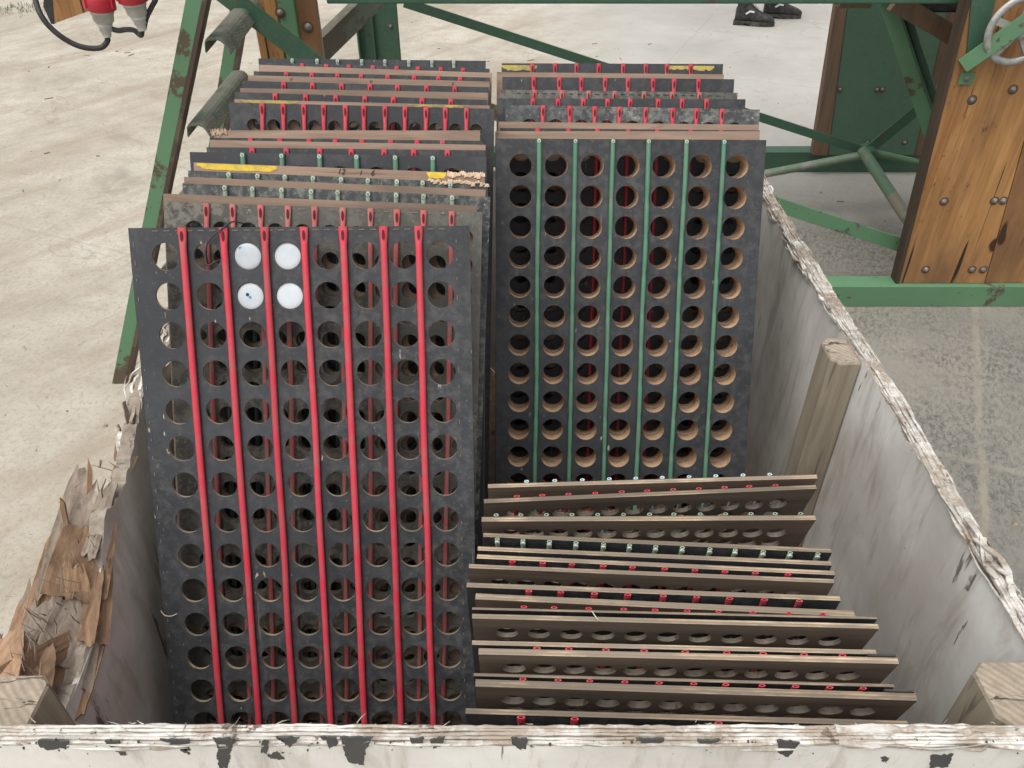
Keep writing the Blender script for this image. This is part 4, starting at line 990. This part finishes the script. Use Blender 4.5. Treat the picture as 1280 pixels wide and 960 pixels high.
# left front leg: board with green strap
def leg_board(x0, x1, Y0, Y1, mat, name, z1=1.284): mpart(MB().box(x0, x1, Y0, Y1, .001, z1), name, mat, .003)
leg_board(P(318, 30, Y=2.56).x, P(349, 30, Y=2.56).x, 2.56, 2.59, ORANGE, 'leg_board')
leg_board(P(351, 30, Y=2.545).x, P(371, 30, Y=2.545).x, 2.545, 2.588, GREENP, 'leg_strap')
leg_board(P(372, 30, Y=2.56).x, P(398, 30, Y=2.56).x, 2.562, 2.592, ORANGE, 'leg_board')
bolt(350, 16, 2.541, .010); bolt(385, 34, 2.562, .012)
x0, x1 = P(448, 30, Y=3.65).x, P(498, 30, Y=3.65).x
leg_board(x0, x1, 3.64, 3.655, DKGREEN, 'leg', 1.16); leg_board(x0 - .004, x0 + .004, 3.60, 3.639, DKGREEN, 'leg_flange', 1.16); leg_board(x0 + .06, x0 + .067, 3.62, 3.639, DKGREEN, 'leg_flange', 1.16)
bolt(450, 33, 3.64, .012); bolt(488, 33, 3.64, .008)
mpart(angle(P(252, -14, Y=2.42), P(410, 107, Y=2.42), .058, .008, flip=-1), 'brace', DKGREEN)
mpart(MB().sweep([P(470, -6, Y=2.95), P(378, 84, Y=2.70)], [(-.02, -.035), (.02, -.035), (.02, .035), (-.02, .035)]), 'brace', m_green('brace_grey_green', (.16, .19, .14), (.12, .09, .065), .7, .5))
mpart(MB().box(P(402, 5, Y=2.66).x, P(455, 5, Y=2.66).x, 2.67, 2.80, .99, 1.12), 'bracket', DKGREEN, .004)

# ladder leaning at the machine's left end
lad = empty('step_ladder', (-1.1, 2.2, 0)); tag(lad, 'green steel ladder with angled tread plates leaning at the left of the machine', 'ladder')
def lpart(mb, name, mats, bevel=0):
    o = mb.build(name, mats, lad, bevel); o.matrix_parent_inverse = Matrix.Translation((1.1, -2.2, 0)); return o
a0 = P(140, 480, z=.0); a1 = P(232, 0, Y=2.10); a2 = a0 + (a1 - a0) * 1.22
b0 = V((-1.20, 2.52, 0)); b1 = P(289, 0, Y=2.58); b2 = b0 + (b1 - b0) * 1.25
def rail(p, q):
    d = (q - p).normalized(); yv = V((0, 1, 0)); s_ = -d.cross(yv).normalized()   # in the XZ plane, square to the rail
    mb = MB(); w = .036; t = .008
    # front face (towards the camera) green, inner flange brown
    A = [p, p + s_ * w, p + s_ * w + yv * t, p + yv * t]
    mb.prism(A, (0, 0, 0), q - p, 0)
    B = [p + s_ * w + yv * .0005, p + s_ * (w + .011) + yv * .0005, p + s_ * (w + .011) + yv * .045, p + s_ * w + yv * .045]
    mb.prism(B, (0, 0, 0), q - p, 1)
    return mb
lpart(rail(a0, a2), 'rail', [GREENP, RUSTY]); lpart(rail(b0, b2), 'rail', [GREENP, RUSTY])
for k, za in enumerate((.15, .37, .585, .80, 1.01, 1.22)):
    pa = a0 + (a1 - a0) * (za / a1.z); pb = b0 + (b1 - b0) * (za / b1.z)
    pa = pa + V((.088, .012, 0)); pb = pb + V((.060, -.004, 0)); n = 16; pr = []
    prof = [(-.036, -.028), (-.032, -.004), (-.026, .005), (-.018, .008), (.012, .008), (.022, .004), (.030, -.004), (.044, -.034)]
    prof = [(x * .8, z * .85) for x, z in prof]; th = .005; full = [V((x, 0, z)) for x, z in prof] + [V((x * .93, 0, z - th)) for x, z in reversed(prof)]
    mb = MB(); A = [pa + q for q in full]; B = [pb + q for q in full]; m = len(full)
    mb.add(A + B, [(i, i + m, (i + 1) % m + m, (i + 1) % m) for i in range(m)]); k2 = len(prof)
    for base, rev in ((0, 0), (m, 1)):
        for i in range(k2 - 1):
            f = (base + i, base + i + 1, base + m - 2 - i, base + m - 1 - i); mb.add(A + B, [tuple(reversed(f)) if rev else f])
    lpart(mb, 'tread', TREAD)

# wooden board with two plugs, fixed to an arm of the machine above the picture
arm = MB().box(-1.75, -.62, 2.14, 2.19, 1.20, 1.25); 
mpart(arm, 'arm', DKGREEN); mpart(MB().box(-.70, -.65, 2.19, 2.58, 1.201, 1.249), 'arm', DKGREEN)
q0, q1 = P(64, 30, Y=2.12), P(158, 0, Y=2.12)
mb = MB().prism([P(66, 30, Y=2.12), P(122, 10, Y=2.12), P(160, -8, Y=2.12), P(160, -50, Y=2.12), P(58, -50, Y=2.12), P(56, 8, Y=2.12)], (0, 0, 0), (0, .022, 0))
wb = mb.build('wooden_board', ORANGE); tag(wb, 'orange brown wooden board end behind the two red plugs at the top left', 'board')
MB().prism([P(58, -50, Y=2.119), P(61, -50, Y=2.119), P(68, 30, Y=2.119), P(64, 30, Y=2.119), P(54, 8, Y=2.119)], (0, 0, 0), (0, .024, 0)).build('steel_edge', RUBBER, wb)
def plug(t0, t1, lab, cable, Y=2.06):
    A = P(*t0, Y=Y); B = P(*t1, Y=Y); ax = (B - A); L = ax.length
    root = empty('power_plug', A); tag(root, lab, 'plug', 'red industrial plugs with grey grips')
    def pp(mb, name, mats):
        o = mb.build(name, mats, root); o.matrix_parent_inverse = Matrix.Translation(-A); return o
    pp(MB().lathe(A - ax * .35, ax, [(0, .020), (.01, .034), (L * .62, .034), (L * .66, .028), (L * .68, .024)], 24), 'red_collar', PLUGR)
    mbk = MB()
    for a in (0, 2.1, 4.2):
        e = ax.orthogonal().normalized(); e = Matrix.Rotation(a, 3, ax.normalized()) @ e; c = A + e * .034
        mbk.sweep([c - ax * .25, c + ax * .2], [(-.006, -.004), (.006, -.004), (.006, .004), (-.006, .004)], e)
    pp(mbk, 'collar_rib', PLUGR)
    pp(MB().lathe(A + ax * .30, ax, [(0, .025), (.006, .027), (L * .06, .025), (L * .28, .023), (L * .30, .020), (L * .33, .0195)], 24), 'housing', PLUGW)
    pp(MB().lathe(A + ax * .62, ax, [(0, .017), (.004, .018), (L * .10, .0165), (L * .11, .014), (L * .22, .0145), (L * .23, .012), (L * .38, .0095)], 20), 'grip', PLUGW)
    pp(MB().tube(ribbon_smooth([B + (A - B) * .05] + cable, 7), .0065, 10), 'cable', RUBBER)
plug((124, -2), (134, 46), 'left red plug with a grey grip whose black cable loops round to the left', [P(134, 52, Y=2.06), P(124, 60, Y=2.05), P(100, 58, Y=2.03), P(74, 44, Y=2.02), P(53, 22, Y=2.02), P(43, -6, Y=2.05), P(40, -45, Y=2.10), V((-1.22, 2.13, 1.23))])
plug((163, -12), (178, 38), 'right red plug with a grey grip, its black cable curling behind the left plug', [P(176, 44, Y=2.08), P(168, 38, Y=2.11), P(158, 37, Y=2.14), P(146, 38, Y=2.15), P(136, 32, Y=2.15), P(132, 12, Y=2.155), P(130, -30, Y=2.15)])
o = MB().tube(ribbon_smooth([P(180, 36, Y=2.07), P(183, 22, Y=2.07), P(190, 8, Y=2.07), P(196, -6, Y=2.08), P(200, -40, Y=2.12)], 6), .006, 10).build('cable', RUBBER)
tag(o, 'black cable rising to the right from behind the right red plug', 'cable')

# weeds at the far left edge
mb = MB(); c = P(14, 12, z=0)
for k in range(260):
    p = c + V((rr.gauss(0, .16), rr.gauss(0, .10), 0)); d = V((rr.uniform(-.5, .5), rr.uniform(-.5, .5), 1)).normalized() * rr.uniform(.01, .04); s_ = V((rr.uniform(-1, 1), rr.uniform(-1, 1), 0)).normalized() * .003
    mb.add([p - s_, p + s_, p + d], [(0, 1, 2)])
o = mb.build('weeds', m_plain('weed_green', (.10, .13, .05), .8)); tag(o, 'low patch of weeds growing on the sandy ground at the far top left', 'weeds', kind='stuff')

# ---------------------------------------------------------------- person behind the machine (only the boots show)
pz = P(935, 31, z=0)
per = empty('person', pz); tag(per, 'person in black work boots and dark trousers standing beyond the machine', 'person')
def skin_obj(name, verts, edges, radii, mat, root=0, sub=2):
    me = bpy.data.meshes.new(name); me.from_pydata([tuple(v) for v in verts], edges, []); me.materials.append(mat)
    o = bpy.data.objects.new(name, me); link(o); o.parent = per
    sk = o.modifiers.new('skin', 'SKIN')
    lay = me.skin_vertices[0] if me.skin_vertices else None
    if lay is None:
        bpy.context.view_layer.objects.active = o
        bpy.ops.mesh.customdata_skin_add() if hasattr(bpy.ops.mesh, 'customdata_skin_add') else None
        lay = me.skin_vertices[0]
    for i, r_ in enumerate(radii): lay.data[i].radius = r_ if isinstance(r_, tuple) else (r_, r_)
    lay.data[root].use_root = True
    s_ = o.modifiers.new('sub', 'SUBSURF'); s_.levels = sub; s_.render_levels = sub
    for p in me.polygons: p.use_smooth = True
    sk.use_smooth_shade = True
    return o
TR = m_plain('cloth_dark_trousers', (.03, .033, .04), .9); JK = m_plain('cloth_navy_jacket', (.035, .05, .08), .9); SK = m_plain('skin', (.5, .33, .25), .55, amt=.1)
# feet: A near-left at origin, B further right and back ; both toes to the right
fA = V((.0, .0, 0)); fB = V((.27, .22, 0)); hipc = V((.06, .11, .92))
aA = fA + V((-.05, 0, .09)); aB = fB + V((-.05, 0, .09))
body_v = [hipc, hipc + V((0, 0, .2)), hipc + V((0, 0, .42)), hipc + V((0, 0, .53)), hipc + V((.01, 0, .62)), hipc + V((.02, 0, .74)),
          hipc + V((0, -.10, -.04)), hipc + V((0, .10, -.04)), fA + V((.0, .0, .5)), aA, fB + V((-.03, -.02, .5)), aB,
          hipc + V((0, -.19, .46)), hipc + V((.02, -.23, .18)), hipc + V((.10, -.22, -.05)), hipc + V((0, .19, .46)), hipc + V((.02, .23, .18)), hipc + V((.10, .22, -.05))]
body_e = [(0, 1), (1, 2), (2, 3), (3, 4), (4, 5), (0, 6), (0, 7), (6, 8), (8, 9), (7, 10), (10, 11), (2, 12), (12, 13), (13, 14), (2, 15), (15, 16), (16, 17)]
body_r = [.13, .13, .14, .06, .06, .095, .085, .085, .05, .022, .05, .022, .055, .042, .03, .055, .042, .03]
skin_obj('body', body_v, body_e, body_r, SK)
skin_obj('trousers', [hipc + V((0, 0, .06)), hipc + V((0, -.10, -.04)), hipc + V((0, .10, -.04)), body_v[8], aA + V((.0, 0, .12)), body_v[10], aB + V((0, 0, .12))], [(0, 1), (0, 2), (1, 3), (3, 4), (2, 5), (5, 6)], [.15, .105, .105, .08, .066, .08, .066], TR)
skin_obj('jacket', [hipc + V((0, 0, .02)), hipc + V((0, 0, .22)), hipc + V((0, 0, .43)), hipc + V((0, 0, .52)), hipc + V((0, -.19, .46)), hipc + V((.02, -.23, .18)), hipc + V((.085, -.222, .0)), hipc + V((0, .19, .46)), hipc + V((.02, .23, .18)), hipc + V((.085, .222, .0))],
         [(0, 1), (1, 2), (2, 3), (2, 4), (4, 5), (5, 6), (2, 7), (7, 8), (8, 9)], [.16, .15, .165, .075, .075, .058, .045, .075, .058, .045], JK)
for s_ in (-1, 1):      # hands with fingers
    c = hipc + V((.10, .222 * s_, -.05)); vs = [c, c + V((.03, 0, -.07))]; es = [(0, 1)]; rs = [.026, .034]
    for k in range(4):
        b = len(vs); o_ = (k - 1.5) * .019; L_ = (.03, .036, .033, .025)[k]
        vs += [c + V((.03 + o_, 0, -.085)), c + V((.035 + o_, -s_ * .004, -.085 - L_)), c + V((.03 + o_, -s_ * .018, -.085 - L_ * 1.9))]; es += [(1, b), (b, b + 1), (b + 1, b + 2)]; rs += [.010, .009, .008]
    b = len(vs); vs += [c + V((.06, -s_ * .01, -.05)), c + V((.078, -s_ * .02, -.085))]; es += [(0, b), (b, b + 1)]; rs += [.012, .009]
    skin_obj('hand', vs, es, rs, SK, sub=1)
hd = hipc + V((.02, 0, .74))
mb = MB().lathe(hd + V((-.02, 0, -.02)), (0, 0, 1), [(0, .093), (.05, .103), (.09, .09), (.12, .05), (.13, .01)], 20); mb.build('hair', OLDW, per)
MB().lathe(hd + V((.085, 0, -.045)), (1, 0, .0), [(0, .018), (.02, .012), (.03, .004)], 10).build('nose', SK, per)
for s_ in (-1, 1):
    MB().lathe(hd + V((.083, .035 * s_, -.005)), (1, 0, 0), [(0, .010), (.008, .006)], 10).build('eye', RUBBER, per)
    MB().lathe(hd + V((0, .088 * s_, -.02)), (0, s_, 0), [(0, .02), (.012, .024), (.016, .01)], 12).build('ear', SK, per)
MB().box(hd.x + .078, hd.x + .09, hd.y - .022, hd.y + .022, hd.z - .085, hd.z - .077).build('mouth', PLUGR, per)
LEA = m_plain('leather_black', (.018, .018, .019), .45, dirt=(.14, .13, .11), amt=.4, sc=30)
SOLE = m_plain('sole_black', (.025, .025, .025), .8, dirt=(.2, .18, .15), amt=.5, sc=30)
REFL = m_plain('reflective_strip', (.6, .62, .64), .3, amt=.1)
def boot(c, yaw):
    b = empty('boot', c); b.parent = per; b.rotation_euler = (0, 0, yaw)
    # upper: rings along the foot, heel at -x, toe +x
    st = [(-.105, .020, .028, .115), (-.085, .034, .022, .165), (-.045, .041, .022, .19), (-.005, .042, .022, .165), (.03, .043, .022, .125), (.08, .048, .022, .098), (.125, .050, .022, .082), (.16, .046, .022, .07), (.185, .028, .025, .052)]
    mb = MB(); n = 14; vs = []
    for x, hw_, z0, z1 in st:
        for j in range(n):
            th = 2 * math.pi * j / n; zc_ = (z0 + z1) / 2; hh = (z1 - z0) / 2
            cz_ = math.sin(th); vs.append((x, hw_ * math.copysign(abs(math.cos(th)) ** .7, math.cos(th)), zc_ + hh * math.copysign(abs(cz_) ** .75, cz_)))
    mb.add(vs, [(i * n + j, i * n + (j + 1) % n, (i + 1) * n + (j + 1) % n, (i + 1) * n + j) for i in range(len(st) - 1) for j in range(n)] , 0, True)
    mb.add(vs, [tuple(reversed(range(n))), tuple(range((len(st) - 1) * n, len(st) * n))])
    up_ = mb.build('boot_upper', LEA, b); ss = up_.modifiers.new('s', 'SUBSURF'); ss.levels = 1; ss.render_levels = 2
    MB().tube([(-.05, 0, .10), (-.053, 0, .17), (-.058, 0, .22), (-.058, 0, .25)], .052, 18, scale=[.8, 1, 1.08, 1.1]).build('boot_shaft', LEA, b)
    so = []; 
    for k in range(24):
        t = 2 * math.pi * k / 24; x = .04 + .152 * math.cos(t); so.append(V((x, (.047 if x > 0 else .040) * math.copysign(abs(math.sin(t)) ** .6, math.sin(t)), 0)))
    mb = MB().prism([p for p in so], (0, 0, .014), (0, 0, .032))
    mb.prism([V((-.112 + .0, -.036, 0)), V((-.035, -.036, 0)), V((-.035, .036, 0)), V((-.112, .036, 0))], (0, 0, 0), (0, 0, .0138))
    mb.prism([p for p in so if p.x > .0][0:], (0, 0, .002), (0, 0, .0138)); mb.build('sole', SOLE, b)
    mb = MB()
    for k in range(5):
        x = .055 - k * .018; z = .118 + k * .017; mb.tube([(x, -.026, z - .006), (x - .006, 0, z + .008), (x, .026, z - .006)], .0028, 6)
    mb.build('lace', RUBBER, b)
    MB().sweep([(-.03, -.0445, .085), (.0, -.0455, .105), (.03, -.046, .10)], [(-.003, -.006), (.002, -.006), (.002, .006), (-.003, .006)], Vector((0, 0, 1))).build('reflective_strip', REFL, b)
    MB().tube([(-.105, 0, .15), (-.109, 0, .16), (-.105, 0, .17)], .008, 6).build('heel_loop', REFL, b)
boot(fA, R(-14)); boot(fB, R(-4))

bpy.context.view_layer.update()
for d in DBG: print('PANEL', d)
